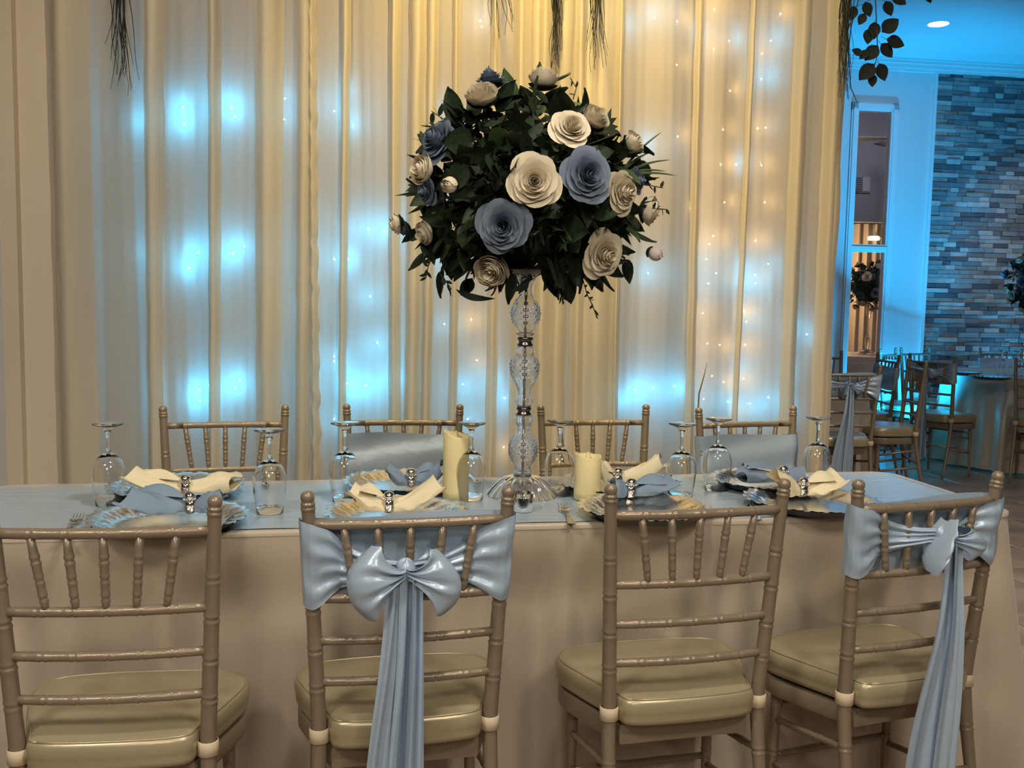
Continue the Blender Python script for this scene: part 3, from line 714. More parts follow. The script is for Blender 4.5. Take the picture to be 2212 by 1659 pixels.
RN = random.Random(11)
def napkin(label, m_, loc, rz, lL, lR, seed, up_=.02, w_=.055):
    t = thing('napkin', label, 'napkin', loc, rz, 'napkins folded through rings')
    rr = random.Random(seed)
    for (sg, ln, nm) in ((-1, lL, 'fan_end'), (1, lR, 'fan_end')):
        ph = rr.uniform(0, 6); k1 = rr.choice((2, 3)); bend = rr.uniform(-.25, .25); lift = rr.uniform(.3, 1.3)*up_
        def fan_(u, v):
            t_ = v; a = 2*pi*u; W = lerp(.012, w_, smooth(t_*1.1)); Hh = lerp(.011, .022, smooth(t_*1.6))*(1-.35*smooth((t_-.6)/.4))
            x = ln*t_*(1+.12*cos(a*2+ph)*t_); y = W*cos(a)*(1+.08*sin(k1*a+ph))+bend*x
            z = Hh*sin(a)*(1+.35*sin(k1*a+ph))+.010*sin(3*a+ph+t_*3)*t_+lift*t_*t_*2+.006*sin(9*y/.03+ph)*(1-t_)
            return (sg*x, y, .022+max(-.012, z))
        q = MB(); q.grid(fan_, 36, 14, True); q.build(nm, m_, t)
    # a fold lying over one end
    sg = rr.choice((-1, 1)); ln = (lR if sg > 0 else lL)*.8; ph = rr.uniform(0, 6)
    def fl(u, v):
        x = sg*lerp(.008, ln, u); W = lerp(.010, w_*.75, smooth(u)); y = lerp(-W, W, v)+.25*W
        z = .042+.020*sin(pi*u)*cos((v-.5)*pi)+up_*.8*u+.006*sin(v*10+ph)*u
        return (x, y, z)
    q = MB(); q.grid(fl, 14, 10); q.build('top_fold', m_, t)
    r = thing('napkin_ring', 'silver napkin ring with a rhinestone knob, %s' % label.split(',')[-1].strip(), 'napkin ring', (loc[0], loc[1], loc[2]+.026), rz, 'napkin rings')
    rg = MB(); rg.grid(lambda u, v: ((.011+.0025*cos(2*pi*v))*0+.010*cos(2*pi*v)*1.0, (.019+.003*sin(2*pi*v))*cos(2*pi*u), (.019+.003*sin(2*pi*v))*sin(2*pi*u)), 28, 8, True); rg.build('band', STEEL, r)
    k_ = MB(); k_.sphere((0, -.010, .021), .014, 12, 8, sq=(1, 1, .8)); ko = k_.build('knob', STEEL, r)
    s_ = MB()
    for i in range(14):
        a = 2*pi*i/14; s_.sphere((.013*cos(a), -.010-.004+.011*sin(a), .0155), .0024, 5, 3)
    s_.build('rhinestone_cluster', SILVER, ko)
    return t
nz = TZ+.012
def nk(l, m_, px, py, rz, a, b, s, up_=.02, w_=.055):
    p = at_z(px, py, TZ+.045); napkin(l, m_, (p.x, p.y, nz), rz, a, b, s, up_, w_)
nk('ivory napkin with raised fold, on the far left charger', NAPW, 402, 1045, .15, .13, .12, 1, .022, .038)
nk('blue napkin with long left end, on the near left charger', NAPB, 412, 1083, .12, .135, .07, 2, .020, .042)
nk('blue napkin behind the tall candle, on the second far charger', NAPB, 888, 1030, .1, .060, .085, 3, .016, .036)
nk('ivory napkin behind the big bow chair, on the second near charger', NAPW, 840, 1082, .15, .085, .115, 4, .020, .045)
nk('ivory napkin behind the short candle, on the third far charger', NAPW, 1332, 1028, .2, .06, .13, 5, .022, .040)
nk('dark blue napkin beside the short candle, on the third near charger', NAPB, 1362, 1052, .05, .050, .11, 6, .012, .050)
nk('blue napkin at the far right, on the fourth far charger', NAPB, 1688, 1023, .15, .13, .06, 7, .016, .036)
nk('ivory napkin fanned wide, on the fourth near charger', NAPW, 1732, 1050, .1, .075, .10, 8, .020, .060)

def make_fork():
    t = thing('fork', 'fork', 'fork')
    hd = MB()
    def hn(u, v): 
        w_ = interp([(0, .010), (.15, .0095), (.6, .004), (.85, .003), (1, .005)], u); return (lerp(-w_, w_, v), -.19+.12*u, .003+.006*sin(u*pi)*u)
    hd.grid(hn, 12, 2); hd.grid(lambda u, v: (hn(u, v)[0], hn(u, v)[1], hn(u, v)[2]-.0018), 12, 2); hd.build('handle', STEEL, t)
    hb = MB(); hb.grid(lambda u, v: (lerp(-1, 1, v)*interp([(0, .004), (.5, .011), (1, .0125)], u), -.070+.028*u, .006-.004*sin(u*pi)+.003*(2*v-1)**2), 8, 4)
    hb.build('head', STEEL, t)
    for k in range(4):
        x = (k-1.5)*.0068; MB().tube([(x, -.044, .006), (x, -.022, .0055), (x, .0, .012)], [.0021, .0018, .0008], 6).build('tine', STEEL, t)
    return t
FK = make_fork()
for (px, py, rz, l) in ((1214, 1088, -.05+2.9-2.9, 'steel fork right of the glass column base'), (1622, 1082, -.28, 'steel fork left of the near right charger'), (172, 1112, .1, 'steel fork beside the near left charger'),
                        (668, 1098, .12, 'steel fork left of the charger behind the big bow chair'), (572, 1052, 3.3, 'steel fork seen through the second upturned glass'),
                        (1042, 1046, 3.3, 'steel fork seen beside the tall candle'), (1468, 1042, 3.3, 'steel fork seen through the glass left of the pair'), (1795, 1034, 3.9, 'steel fork at the far right glass')):
    p = at_z(px, py, TZ+.01); place(FK, l, (p.x, p.y, TZ+.001), rz+TP*.7, 'forks on the long table')

def candle(label, px, py, r, hh, slant):
    p = at_z(px, py, TZ); t = thing('pillar_candle', label, 'candle', (p.x, p.y, TZ), 0, 'ivory pillar candles')
    n = 48
    rim = lambda a: hh+slant*cos(a-2.9)+.0025*sin(2*a+1)+.001*sin(5*a)
    b = MB()
    L = [(0.0005, lambda a: 0), (r, lambda a: 0), (r*1.01, lambda a: .02), (r, lambda a: rim(a)*.5), (r, lambda a: rim(a)-.004), (r*.95, rim), (r*.86, lambda a: rim(a)-.003), (r*.70, lambda a: hh-.014), (.0005, lambda a: hh-.018)]
    vs = [(q*cos(2*pi*k/n), q*sin(2*pi*k/n), f_(2*pi*k/n)) for (q, f_) in L for k in range(n)]
    b.add(vs, [(i*n+k, i*n+(k+1) % n, (i+1)*n+(k+1) % n, (i+1)*n+k) for i in range(len(L)-1) for k in range(n)]); b.build('wax_body', WAX, t)
    MB().lathe([(.0005, 0), (.008, .003), (.009, .010), (.005, .020), (.0015, .025), (.0005, .026)], 12, (0, 0, hh-.018)).build('flame_tip', WAX, t)
candle('tall ivory pillar candle with uneven rim, left of the glass column', 984, 1075, .0335, .168, .008)
candle('short ivory pillar candle with melted rim, right of the glass column', 1268, 1077, .035, .116, .004)
vp = at_z(1130, 1104, TZ); vo = MB(); vo.lathe([(.0005, .004), (.020, .004), (.0245, .045), (.0265, .045), (.0225, .0), (.0005, .0)], 24)
o = vo.build('votive_glass', GLASS, None, loc=(vp.x, vp.y, TZ+.001)); tag(o, 'small clear votive cup in front of the glass column base', 'glass')

# ------------------------------------------------------------------ glass column
sp = at_z(1128, 1070, TZ); SX, SY = sp.x, sp.y
def zof(py): return at_y(1130, py, SY).z
stn = thing('glass_candelabra', 'tall cut glass column stand with petal base carrying the flower ball', 'stand', (SX, SY, TZ))
def Z(py): return zof(py)-TZ
k_ = SY/F
bs = MB(); 
def dome(u, v):
    a = 2*pi*u; r = lerp(.018, .088, v); z = .052*(1-v**2.2)+.002; f_ = 1+.07*abs(cos(a*8))*v
    return (r*f_*cos(a), r*f_*sin(a), z+.004*cos(a*16)*v)
bs.grid(dome, 128, 14, True); bs.grid(lambda u, v: tuple(c_*(.965 if i < 2 else 1)-(0.004 if i == 2 else 0) for i, c_ in enumerate(dome(u, v))), 128, 14, True); bs.build('petal_base', CUT, stn)
MB().tube([(0, 0, .02), (0, 0, Z(570))], .0035, 8).build('centre_rod', DARKM, stn)
def bulb(pyc, r, pys, nm='glass_bulb'):
    # pys : list of (py, r px)
    prof = [(q*k_, Z(py_)) for py_, q in pys]
    z0, z1 = Z(pyc+36), Z(pyc-36)
    def rf(a, z):
        k2 = max(0, 1-((z-Z(pyc))/(.040))**2); return 1+.055*k2*(1.2-abs(sin(7*a+z*190))-abs(sin(7*a-z*190)))
    N = []
    for (r0, za), (r1, zb2) in zip(prof, prof[1:]):
        st2 = max(1, int(abs(zb2-za)/.0015))
        for i in range(st2): N.append((lerp(r0, r1, i/st2), lerp(za, zb2, i/st2)))
    N.append(prof[-1]); m_ = MB(); m_.lathe(N, 128, rf=rf); m_.lathe([(max(.002, q-.0045), z) for q, z in reversed(N)][::3]+[(max(.002, N[0][0]-.0045), N[0][1])], 48); m_.build(nm, CUT, stn)
bulb(678, 32, [(726, 15), (720, 21), (716, 14), (709, 20), (695, 29), (678, 32.5), (662, 30), (648, 22), (638, 15), (624, 13), (612, 15), (604, 20), (598, 21)])
bulb(790, 32, [(878, 15), (868, 20), (862, 19), (850, 14), (838, 17), (822, 25), (805, 31), (788, 32.5), (774, 28), (766, 18), (760, 21), (754, 21), (750, 16)])
bulb(966, 32, [(1024, 20), (1016, 21), (1008, 16), (998, 24), (982, 31), (966, 32), (950, 27), (936, 17), (925, 14), (914, 17), (906, 21), (900, 21), (895, 16)])
for (py_, r, hpx) in ((738, 17, 10), (888, 16, 9), (1031, 16, 9)):
    cz = Z(py_); q = MB()
    q.lathe([(.004, -hpx*k_), (r*k_, -hpx*k_), (r*k_*1.05, -hpx*.55*k_), (r*.85*k_, -.2*hpx*k_), (r*.85*k_, .2*hpx*k_), (r*k_*1.05, hpx*.55*k_), (r*k_, hpx*k_), (.004, hpx*k_)], 24, (0, 0, cz)); q.build('collar', DARKM, stn)
MB().lathe([(.0005, -.012), (.02, -.012), (.055, .004), (.058, .008), (.054, .007), (.0005, -.006)], 32, (0, 0, Z(588))).build('top_dish', CUT, stn)
for i in range(8):
    a = 2*pi*i/8; MB().sphere((.026*cos(a), .026*sin(a), Z(1052)), .006, 8, 6, sq=(1, 1, 1.6)).build('crystal_drop', CUT, stn)

# ------------------------------------------------------------------ flowers
def petal(mb, th, R_, hgt, wd, curl, close, n=5, rr=random, zo=0):
    j = rr.uniform(-.06, .06); wob = rr.uniform(0, 6)
    def f(u, v):
        s = 2*u-1; t_ = v*(1-.16*s*s)
        a = th+s*wd*(.35+.65*sin(min(1, v*1.15)*pi*.5)); ro = R_*(t_**.55)*(1-close*t_*t_)+curl*t_**5+.02*sin(s*5+wob)*t_*R_
        z = zo+hgt*t_-curl*.45*t_**6+j*t_+.02*sin(s*7+wob)*t_**3
        return (ro*cos(a), ro*sin(a), z)
    mb.grid(f, n+3, n)
def rose_mesh(m_, kind, seed):
    rr = random.Random(seed); mb = MB(); n = {'rose': 27, 'peony': 40, 'bud': 18}[kind]
    for i in range(n):
        t_ = i/(n-1); th = i*2.4
        if kind == 'rose': petal(mb, th, lerp(.10, .92, t_**.9), lerp(.80, .34, t_), lerp(1.5, .78, t_), lerp(0, .24, t_), lerp(.25, 0, t_), 5, rr, .30*(1-t_))
        elif kind == 'peony': petal(mb, th, lerp(.16, 1.02, t_**.8)*rr.uniform(.92, 1.08), lerp(.95, .62, t_)*rr.uniform(.88, 1.1), lerp(.8, .72, t_), lerp(.0, .10, t_), lerp(.30, .34, t_), 5, rr)
        else: petal(mb, th, lerp(.2, .85, t_**.7), lerp(1.15, 1.0, t_), lerp(1.0, .95, t_), 0, .62, 5, rr)
    # calyx bowl so the head is closed behind
    q_ = .62 if kind == 'bud' else 1
    mb.lathe([(.02*q_, -.10), (.35*q_, -.04), (.62*q_, .10), (.70*q_, .20)], 14, mi=1)
    return mb.data('flower_'+kind, [m_, LEAFD])
FW = {('rose', 'w'): [rose_mesh(PETW, 'rose', 1), rose_mesh(PETW, 'rose', 2)], ('peony', 'w'): [rose_mesh(PETW, 'peony', 3), rose_mesh(PETW, 'peony', 4)],
      ('bud', 'w'): [rose_mesh(PETW, 'bud', 5)], ('rose', 'b'): [rose_mesh(PETB, 'rose', 6), rose_mesh(PETB, 'rose', 7)], ('bud', 'p'): [rose_mesh(PETP, 'bud', 8)], ('peony', 'p'): [rose_mesh(PETP, 'peony', 9)]}
def leaf_data(m_, wd, seg=6, nm='leaf', droop=.25):
    mb = MB(); mb.grid(lambda u, v: (lerp(-1, 1, v)*wd*sin(pi*min(1, u**.8*.99+.01))**.8, u, abs(2*v-1)*wd*.25-droop*u*u), seg, 2); return mb.data(nm, m_)
LV = [leaf_data(LEAFD, .30), leaf_data(LEAFD, .24, droop=.1), leaf_data(LEAFD, .36), leaf_data(LEAFM, .26)]
def ivy_data(m_):
    pts = [(0, 0), (.25, .05), (.45, .28), (.22, .38), (.30, .62), (.10, .62), (0, 1.0), (-.10, .62), (-.30, .62), (-.22, .38), (-.45, .28), (-.25, .05)]
    mb = MB(); mb.add([(0, .35, .05)]+[(x, y, -.12*abs(x)*2-.1*y*y) for x, y in pts], [(0, 1+i, 1+(i+1) % 12) for i in range(12)]); return mb.data('leaf', m_)
LV.append(ivy_data(LEAFD))
def orient(o, pos, zdir, roll=0, s=1.0, ydir=None):
    zdir = Vector(zdir).normalized()
    q = zdir.to_track_quat('Z', 'Y')
    o.matrix_local = Matrix.Translation(pos) @ q.to_matrix().to_4x4() @ Matrix.Rotation(roll, 4, 'Z') @ Matrix.Diagonal((s, s, s, 1))
def inst(me, name, parent, pos, zdir, roll, s, label=None):
    o = bpy.data.objects.new(name, me); COL.objects.link(o); o.parent = parent; orient(o, pos, zdir, roll, s)
    if label: o['label'] = label
    return o
def lay_leaf(me, parent, pos, out, rr, s, name='leaf'):
    # leaf grows along its local y; point y along the 'out' direction
    out = Vector(out).normalized(); n_ = out.cross(Vector((rr.uniform(-1, 1), rr.uniform(-1, 1), rr.uniform(-1, 1)))).normalized()
    x_ = out.cross(n_); o = bpy.data.objects.new(name, me); COL.objects.link(o); o.parent = parent
    M = Matrix((x_, out, n_)).transposed().to_4x4(); o.matrix_local = Matrix.Translation(pos) @ M @ Matrix.Diagonal((s, s, s, 1)); return o
BC = at_y(1142, 415, SY); BR = Vector((.275, .25, .235))
bq = thing('floral_arrangement', 'large ball of ivory peonies, dusty blue roses and dark leaves on the glass column', 'flowers', (BC.x, BC.y, BC.z))
def ell_hit(px, py, sc_=1.0):
    v = ray(px, py); o_ = EYE-BC
    A = Vector((v.x/BR.x, v.y/BR.y, v.z/BR.z))/sc_; B = Vector((o_.x/BR.x, o_.y/BR.y, o_.z/BR.z))/sc_
    a, b, c_ = A.dot(A), 2*A.dot(B), B.dot(B)-1; D = b*b-4*a*c_
    t_ = (-b-sqrt(D))/(2*a) if D > 0 else -b/(2*a)
    p = o_+v*t_; return p, Vector((p.x/BR.x**2, p.y/BR.y**2, p.z/BR.z**2)).normalized()
fl = [('peony', 'w', 1041, 222, 40, .3, -.1), ('peony', 'w', 1172, 190, 40, 0, .5), ('rose', 'w', 1229, 285, 37, 0, 0), ('peony', 'w', 1277, 266, 35, .2, .1), ('peony', 'w', 1357, 316, 30, .2, .1),
      ('peony', 'w', 928, 369, 37, -.2, 0), ('bud', 'w', 981, 401, 27, 0, 0), ('rose', 'w', 1153, 394, 46, 0, 0), ('rose', 'w', 1332, 415, 39, .3, 0), ('peony', 'w', 1386, 453, 37, .4, 0),
      ('peony', 'w', 1067, 575, 43, 0, .4), ('rose', 'w', 1291, 546, 45, 0, .5), ('bud', 'p', 1400, 542, 24, .1, .1), ('peony', 'w', 930, 498, 31, -.2, 0), ('peony', 'w', 868, 482, 26, -.8, .1),
      ('rose', 'b', 957, 310, 41, -.3, .1), ('rose', 'b', 1260, 383, 47, 0, 0), ('rose', 'b', 1091, 487, 47, 0, .25), ('rose', 'b', 1060, 190, 36, 0, .8), ('rose', 'b', 930, 412, 26, -.4, -.2),
      ('rose', 'b', 1368, 392, 24, .5, 0), ('rose', 'b', 884, 492, 22, -.6, -.3)]
fr_ = random.Random(5); HEADS = []
for (kd, c_, px, py, r, lx, lz) in fl:
    p, nn = ell_hit(px, py, 1.06 if kd != 'bud' else 1.1); R_ = r*k_
    zd = (nn+Vector((lx, -.25, lz))).normalized(); me = fr_.choice(FW[(kd, c_)])
    HEADS.append((p+zd*R_*.45, R_))
    nm = 'peony' if kd == 'peony' else ('rose' if kd == 'rose' else 'flower_bud')
    inst(me, nm, bq, p-zd*R_*.05, zd, fr_.uniform(0, 6), R_*(1.12 if kd != 'bud' else 1.25), 'dusty blue rose' if c_ == 'b' else None)
def clear(q, m_=1.0): return all((q-h).length > r_*m_ for h, r_ in HEADS)
fill = MB()
for i in range(1700):
    d_ = Vector((fr_.gauss(0, 1), fr_.gauss(0, 1), fr_.gauss(0, 1))).normalized(); rr_ = fr_.uniform(.55, .97)
    p = Vector((d_.x*BR.x, d_.y*BR.y, d_.z*BR.z))*rr_; s = fr_.uniform(.03, .06)
    a1 = Vector((fr_.gauss(0, 1), fr_.gauss(0, 1), fr_.gauss(0, 1))).normalized(); a2 = a1.orthogonal().normalized()
    if not (clear(p, 1.05) and clear(p+a1*s, 1.05)): continue
    fill.add([p, p+a1*s*.5+a2*s*.28, p+a1*s, p+a1*s*.5-a2*s*.28], [(0, 1, 2, 3)])
fill.sphere((0, 0, 0), 1, 20, 12, sq=(BR.x*.72, BR.y*.72, BR.z*.72))
tag(fill.build('foliage', LEAFD, bq, False), kind='stuff')
for i in range(420):
    d_ = Vector((fr_.gauss(0, 1), fr_.gauss(0, 1)-.4, fr_.gauss(0, 1)-.15)).normalized()
    p = Vector((d_.x*BR.x, d_.y*BR.y, d_.z*BR.z))*fr_.uniform(.80, .98)
    out = (d_+Vector((fr_.gauss(0, .5), fr_.gauss(0, .5), fr_.gauss(0, .5)-.25))).normalized()
    s = fr_.uniform(.055, .10)
    if (p+out*s).z < -.19 and abs(p.x+out.x*s) < .06: continue
    if clear(p, 1.0) and clear(p+out*s*.5, 1.05) and clear(p+out*s, 1.1): lay_leaf(fr_.choice(LV), bq, p, out, fr_, s)
# sprays: grass blades at right, twigs at left, hanging vines
def rel(px, py, dy=0): return at_y(px, py, SY+dy)-BC
def blade(p0, p1, w_, m_, sag=.02):
    mb = MB(); P0, P1 = Vector(p0), Vector(p1); d_ = (P1-P0); side_ = d_.cross(Vector((0, 1, 0))).normalized()
    mb.grid(lambda u, v: P0.lerp(P1, u)+Vector((0, 0, sag*sin(pi*u)))+side_*w_*(2*v-1)*(1-u)**.6*(.5+u if u < .5 else 1)+Vector((0, .002*abs(2*v-1), 0)), 10, 2)
    mb.build('grass_blade', m_, bq)
for (x, y) in ((1431, 284), (1412, 326), (1450, 345), (1464, 380), (1440, 370)): blade(rel(1330, 388, -.1), rel(x, y, -.06), .005, LEAFM, .012)
for (x, y) in ((888, 298), (912, 262), (985, 208), (1000, 218), (932, 226)): blade(rel(1005, 330, -.05), rel(x, y, -.02), .0018, STEM, .0)
def twig(pts, leaves, rr, s=.03, m_=None, dy=-.06):
    P = [rel(x, y, dy) for x, y in pts]; MB().tube(P, .0013, 5).build('stem', STEM, bq)
    for i in range(leaves):
        f = (i+.6)/leaves*(len(P)-1); k = min(int(f), len(P)-2); p = P[k].lerp(P[k+1], f-k); d_ = (P[k+1]-P[k]).normalized()
        o_ = (d_*.5+Vector((rr.uniform(-1, 1), rr.uniform(-.4, .4), rr.uniform(-1, 1)))).normalized(); lay_leaf(m_ or LV[1], bq, p, o_, rr, s)
twig([(1000, 300), (965, 262), (932, 240)], 6, fr_, .032); twig([(1010, 300), (960, 290), (930, 268)], 5, fr_, .030)
twig([(1330, 395), (1390, 398), (1432, 406)], 7, fr_, .018); twig([(1385, 440), (1415, 450), (1442, 453)], 6, fr_, .016)
twig([(1255, 590), (1268, 635), (1280, 660), (1288, 682)], 16, fr_, .012); twig([(1235, 595), (1218, 630), (1216, 650)], 12, fr_, .012)
twig([(1200, 590), (1208, 625), (1212, 640)], 7, fr_, .022); twig([(940, 540), (925, 575), (920, 600)], 9, fr_, .02); twig([(965, 550), (950, 590), (975, 625)], 9, fr_, .022)
twig([(1238, 215), (1245, 190), (1232, 168)], 3, fr_, .016); twig([(1170, 590), (1140, 610), (1122, 625)], 2, fr_, .03, LV[1])
LR = leaf_data(LEAFL, .42, droop=.05)
for (px, py, s, dx_, dz_) in ((1158, 170, .042, .2, 1), (1192, 172, .05, 1, .35), (1222, 215, .045, .7, -.2), (1300, 345, .04, .3, 1), (1250, 440, .06, .6, -.3)):
    o = lay_leaf(LR, bq, rel(px, py, -.12 if py > 300 else -.02), (dx_, -.1, dz_), random.Random(4), s)
def longleaf(pts, w_, m_):
    P = [rel(x, y, -.05) for x, y in pts]; mb = MB()
    mb.grid(lambda u, v: P[0].lerp(P[1], u).lerp(P[1].lerp(P[2], u), u)+Vector((0, .003*(2*v-1), (2*v-1)*w_*sin(pi*u*.97+.05))), 10, 2); mb.build('leaf', m_, bq)
longleaf([(985, 625), (1010, 648), (1070, 645)], .009, LEAFD)
for (px, py, dx_, dz_, s) in ((1300, 580, .3, -1, .07), (1345, 560, .4, -.9, .07), (915, 540, -.4, -.9, .07), (960, 585, -.3, -1, .075), (1075, 600, -.1, -1, .05), (1020, 600, -.5, -.9, .06),
                              (1200, 590, .5, -.8, .05), (1375, 500, .7, -.6, .06), (910, 500, -.9, -.4, .06), (1150, 245, -.1, -1, .085), (1130, 205, -.8, -.4, .09), (1000, 350, -.3, -.9, .08), (1060, 330, .2, -1, .08)):
    p, nn = ell_hit(px, py, 1.0); lay_leaf(LV[0] if py > 450 else LV[2], bq, p, (dx_, -.3, dz_), random.Random(px), s)

# bouquets on the round tables (distant)
def small_bouquet(label, x, y, z, n_l=90):
    t = thing('floral_arrangement', label, 'flowers', (x, y, z)); rr = random.Random(int(x*100))
    q = MB()
    for i in range(500):
        d_ = Vector((rr.gauss(0, 1), rr.gauss(0, 1), rr.gauss(0, 1))).normalized()*rr.uniform(.5, 1); p = Vector((d_.x*.25, d_.y*.25, d_.z*.22)); s = .06
        a1 = Vector((rr.gauss(0, 1), rr.gauss(0, 1), rr.gauss(0, 1))).normalized(); a2 = a1.orthogonal().normalized()
        q.add([p, p+a1*s*.5+a2*s*.28, p+a1*s, p+a1*s*.5-a2*s*.28], [(0, 1, 2, 3)])
    q.sphere((0, 0, 0), 1, 14, 8, sq=(.19, .19, .17)); tag(q.build('foliage', LEAFD, t, False), kind='stuff')
    for i in range(n_l):
        d_ = Vector((rr.gauss(0, 1), rr.gauss(0, 1), rr.gauss(0, 1))).normalized(); p = Vector((d_.x*.25, d_.y*.25, d_.z*.22))*.95
        lay_leaf(LV[i % 3], t, p, d_+Vector((rr.gauss(0, .4), rr.gauss(0, .4), -.2)), rr, rr.uniform(.06, .1))
    for i in range(24):
        a = i*2.4; zz = 1-2*(i+.5)/24; r_ = sqrt(1-zz*zz); d_ = Vector((r_*cos(a), r_*sin(a), zz)); c_ = 'b' if i % 3 == 0 else 'w'
        inst(FW[('rose' if (i % 2 or c_ == 'b') else 'peony', c_)][i % 2], 'rose', t, Vector((d_.x*.27, d_.y*.27, d_.z*.24)), d_, a, .052, 'dusty blue rose' if c_ == 'b' else None)
    return t
TCR = (4.30, 7.90)
small_bouquet('distant ball of ivory and blue roses above the round table at the right edge', TCR[0], TCR[1], 1.50)
def simple_stand(label, x, y, z0, z1):
    t = thing('glass_candelabra', label, 'stand', (x, y, z0)); h_ = z1-z0
    MB().lathe([(.0005, 0), (.09, .004), (.05, .04), (.012, .055), (.0005, .055)], 20).build('petal_base', CUT, t)
    MB().lathe([(.0005, .05)]+[(.012+.018*max(0, sin(3*pi*i/30))**1, .05+(h_-.05)*i/30) for i in range(31)]+[(.0005, h_)], 16).build('glass_column', CUT, t)
simple_stand('glass column under the distant flower ball at the right edge', TCR[0], TCR[1], .747, 1.30)
# bouquet and table in the room beyond the window
wbq = at_y(1880, 618, 10.5); small_bouquet('dim ball of blue roses seen through the lower window pane', wbq.x, wbq.y, wbq.z, 60)
simple_stand('glass column under the flower ball seen through the window', wbq.x, wbq.y, .747, wbq.z-.18)

def round_table(label, cx, cy, R_, fl_):
    t = thing('round_table', label, 'table', (cx, cy, 0))
    MB().lathe([(.0005, .705), (R_-.01, .705), (R_-.01, .735), (.0005, .735)], 48).build('tabletop', mat('table_board', (.3, .2, .12), .6), t, False)
    for k in range(4):
        a = pi/4+k*pi/2; MB().tube([(.35*cos(a), .35*sin(a), 0), (.35*cos(a), .35*sin(a), .70)], .014).build('leg', STEEL, t)
    c_ = thing('tablecloth', 'cream cloth draped to the floor over the '+fl_, 'tablecloth', (cx, cy, 0), 0, 'cloths on the round tables')
    def sk_(u, v):
        a = 2*pi*u; z = .742-.722*v; r_ = R_*(1+.02*v)+v*.03+smooth(v*1.6)*(.030*sin(13*a+1)+.02*sin(21*a)+.012*sin(34*a)); return (r_*cos(a), r_*sin(a), z)
    m_ = MB(); m_.grid(sk_, 260, 12, True); m_.lathe([(R_, .742), (R_-.006, .745), (R_*.5, .745), (.0005, .745)], 260); m_.build('cloth', CLOTH, c_)
round_table('round table under a cream cloth at the right edge of the frame', TCR[0], TCR[1], .72, 'round table at the right edge')
TCL = (1.80, 6.95)
round_table('round table mostly hidden behind the drape edge', TCL[0], TCL[1], .72, 'round table half hidden by the drape')
round_table('round table in the room beyond the tall window', wbq.x, wbq.y, .55, 'table beyond the window')
for (px, py, l) in ((2078, 806, 'dark charger on the round table, left one'), (2140, 816, 'dark charger on the round table, right one')):
    p = at_z(px, py+4, .747); p.y = min(p.y, 8.0)
    d_ = Vector((p.x-TCR[0], p.y-TCR[1])); 
    o = place(P0, l, (p.x, p.y, .747), random.uniform(0, 6), 'chargers on the round table')
    o.scale = (.9, .9, 1)
for (x, y, l) in ((3.86, 7.62, 'leftmost upturned glass on the round table'), (3.95, 7.55, 'second upturned glass on the round table'), (4.20, 7.72, 'third upturned glass on the round table'), (4.33, 7.62, 'upturned glass on the round table nearest the frame edge')):
    place(G0, l, (x, y, .748), 0, 'upturned glasses on the round table')

# uplighter bodies and ceiling lights
def uplighter(label, x, y):
    t = thing('uplighter', label, 'lamp', (x, y, 0)); MB().lathe([(.0005, 0), (.06, 0), (.06, .085), (.05, .10), (.0005, .09)], 20).build('housing', FANM, t)
    MB().lathe([(.0005, .093), (.042, .093), (.042, .096), (.0005, .096)], 20).build('lens', emit('cyan_lens', (.1, .6, 1), 6), t)
uplighter('small uplighter at the wall between window and stone', 3.47, 8.78); uplighter('small uplighter at the stone wall behind the round table', 4.80, 8.85)
def ceiling_light(label, x, y, group=None):
    t = thing('ceiling_light', label, 'ceiling light', (x, y, CZ), 0, group)
    MB().lathe([(.075, .0), (.092, -.004), (.096, -.001), (.096, .0)], 32).build('trim_ring', TRIM, t)
    MB().lathe([(.0005, -.002), (.076, -.002)], 32).build('diffuser', emit('downlight_white', (1, .97, .9), 14), t)
cp = at_z(2027, 52, CZ); ceiling_light('round recessed ceiling light glowing white at upper right', cp.x, cp.y)
area('downlight_glow', (cp.x, cp.y, CZ-.01), (cp.x, cp.y, 0), .14, 3, (1, .95, .85))

# ------------------------------------------------------------------ hanging garlands
def moss(label, px0, px1, ybot, n, seed, dist, spread=1.0):
    rr = random.Random(seed); c_ = at_plane((px0+px1)/2, 0, CA-dist, CB)
    t = thing('hanging_root_bundle', label, 'garland', (c_.x, c_.y, c_.z+.25))
    kk = c_.y/F; top_ = .25+.0
    for i in range(n):
        x0 = rr.uniform(-1, 1)*(px1-px0)*.5*kk*.5; x1 = rr.uniform(-1, 1)*(px1-px0)*.5*kk*spread; ln = (ybot)*kk*rr.uniform(.45, 1.0)
        if abs(x1) < .3*(px1-px0)*.5*kk: ln = ybot*kk*rr.uniform(.7, 1)
        ph, fq, am = rr.uniform(0, 6), rr.uniform(18, 40), rr.uniform(.002, .007); P = []; N = 16; y0 = rr.uniform(-.03, .03)
        for k in range(N+1):
            u = k/N; z = lerp(0, -(top_+ln), u); P.append((lerp(x0, x1, u**2)+am*sin(z*fq+ph), y0+am*cos(z*fq*.8+ph), z))
        MB().tube(P, [lerp(.0026, .0007, k/N) for k in range(N+1)], 5).build('root_strand', ROOT, t)
    MB().tube([(-.05, 0, .0), (.05, 0, .0)], .012, 8).build('tied_top', STEM, t)
    return t
moss('dark hanging root bundle at the upper left of the drape', 220, 300, 205, 22, 1, .10, .8)
moss('thin root tendrils at the top, left of the flower ball', 1035, 1110, 85, 9, 2, .10)
moss('dense root bundle straight above the flower ball', 1182, 1226, 150, 22, 3, .10, .7)
moss('root bundle at the top, right above the flower ball', 1262, 1322, 150, 18, 4, .10, .8)
moss('long dark root bundle at the top right edge of the drape', 1808, 1848, 220, 24, 5, .12, .8)
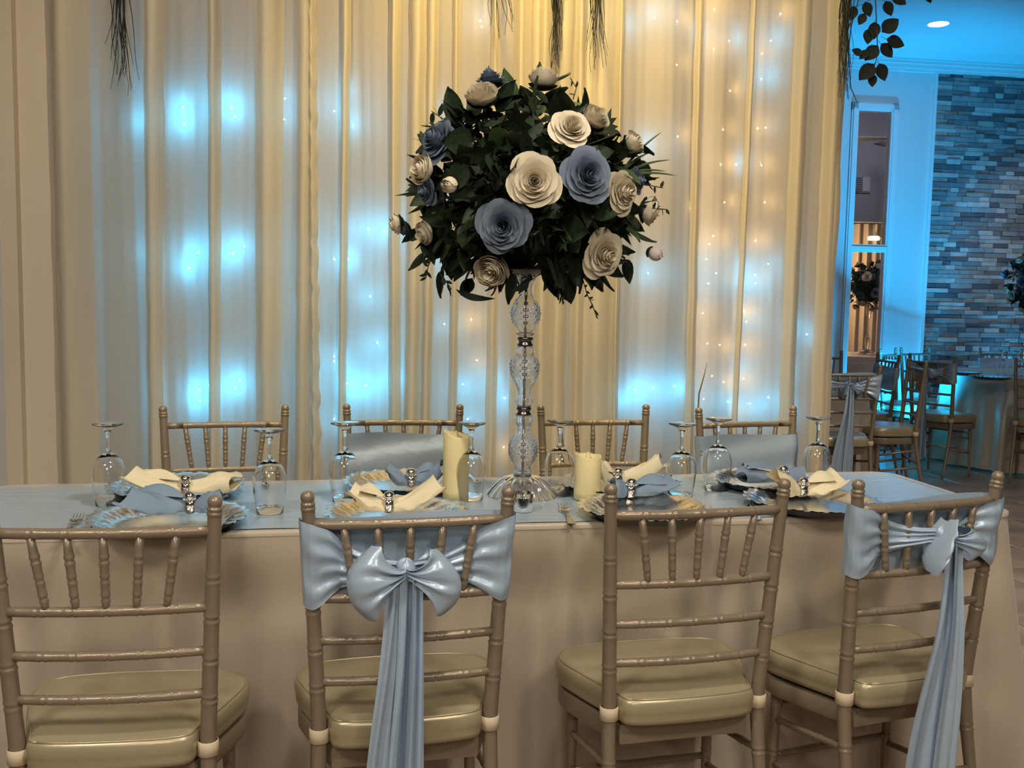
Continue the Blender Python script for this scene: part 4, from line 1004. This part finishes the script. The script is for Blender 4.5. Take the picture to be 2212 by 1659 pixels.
# leaf vine at the right edge
LVN = leaf_data(mat('vine_leaf_dark', (.008, .014, .017), .7, **{'Specular IOR Level': .2}), .30, droop=.05)
vc = at_plane(1892, 0, CA-.10, CB); vn = thing('leaf_vine', 'hanging vine with broad dark leaves at the upper right, before the blue ceiling', 'garland', (vc.x, vc.y, vc.z+.3))
def vr(px, py): return at_y(px, py, vc.y)-Vector((vc.x, vc.y, vc.z+.3))
MB().tube([(0, 0, 0), vr(1891, 0), vr(1893, 40), vr(1896, 110), vr(1893, 130), vr(1888, 145)], [.0022]*4+[.0015, .001], 6).build('stem', STEM, vn)
MB().tube([(0, 0, 0), vr(1860, -20), vr(1838, 60), vr(1832, 120), vr(1838, 190), vr(1852, 222)], [.002]*5+[.001], 6).build('stem', STEM, vn)
for (x0, y0, x1, y1) in ((1905, 70, 1938, 44), (1915, 85, 1950, 98), (1903, 95, 1925, 122), (1878, 62, 1874, 93), (1888, 48, 1888, 82), (1862, 118, 1842, 108), (1875, 110, 1858, 126), (1888, 140, 1858, 170), (1898, 138, 1910, 172),
                         (1884, 160, 1884, 186), (1868, 5, 1878, 34), (1912, 3, 1924, 32), (1925, -12, 1954, 8), (1845, 14, 1838, 42), (1868, 30, 1856, 52), (2000, -14, 2010, 5), (1896, 100, 1870, 128)):
    a_ = vr(x0, y0); b2 = vr(x1, y1); d_ = b2-a_; o = lay_leaf(LVN, vn, a_, d_, random.Random(x0*7+y0), d_.length*1.08)
    n_ = Vector((0, -1, .25)).normalized(); y_ = d_.normalized(); x_ = y_.cross(n_).normalized(); n2 = x_.cross(y_)
    M = Matrix((x_, y_, n2)).transposed().to_4x4(); s = d_.length*1.1; o.matrix_local = Matrix.Translation(a_) @ M @ Matrix.Diagonal((s*1.25, s, s, 1))
    j = vr(lerp(x0, 1894, .6), lerp(y0, min(y0-12, 130), .6)); MB().tube([j, a_], .001, 4).build('stem', STEM, vn)

rp = at_plane(1512, 870, CA-.08, CB); rdm = MB()
q0 = Vector((rp.x, rp.y, 0)); pts_ = [Vector((0, 0, 0)), at_plane(1507, 900, CA-.08, CB)-q0, at_plane(1510, 850, CA-.08, CB)-q0, at_plane(1520, 815, CA-.08, CB)-q0, at_plane(1527, 785, CA-.08, CB)-q0]
rdm.tube(pts_, [.003, .003, .003, .0022, .0008], 6); ro_ = rdm.build('dried_reed', mat('dry_reed', (.16, .12, .08), .8), None, loc=q0)
tag(ro_, 'thin dried reed standing up at the left post of the rightmost far chair', 'reed')

for o in list(bpy.data.objects):
    if o.name.startswith('chiavari_chair') and o.type == 'EMPTY' and o.get('label') == 'chair': bpy.data.objects.remove(o)
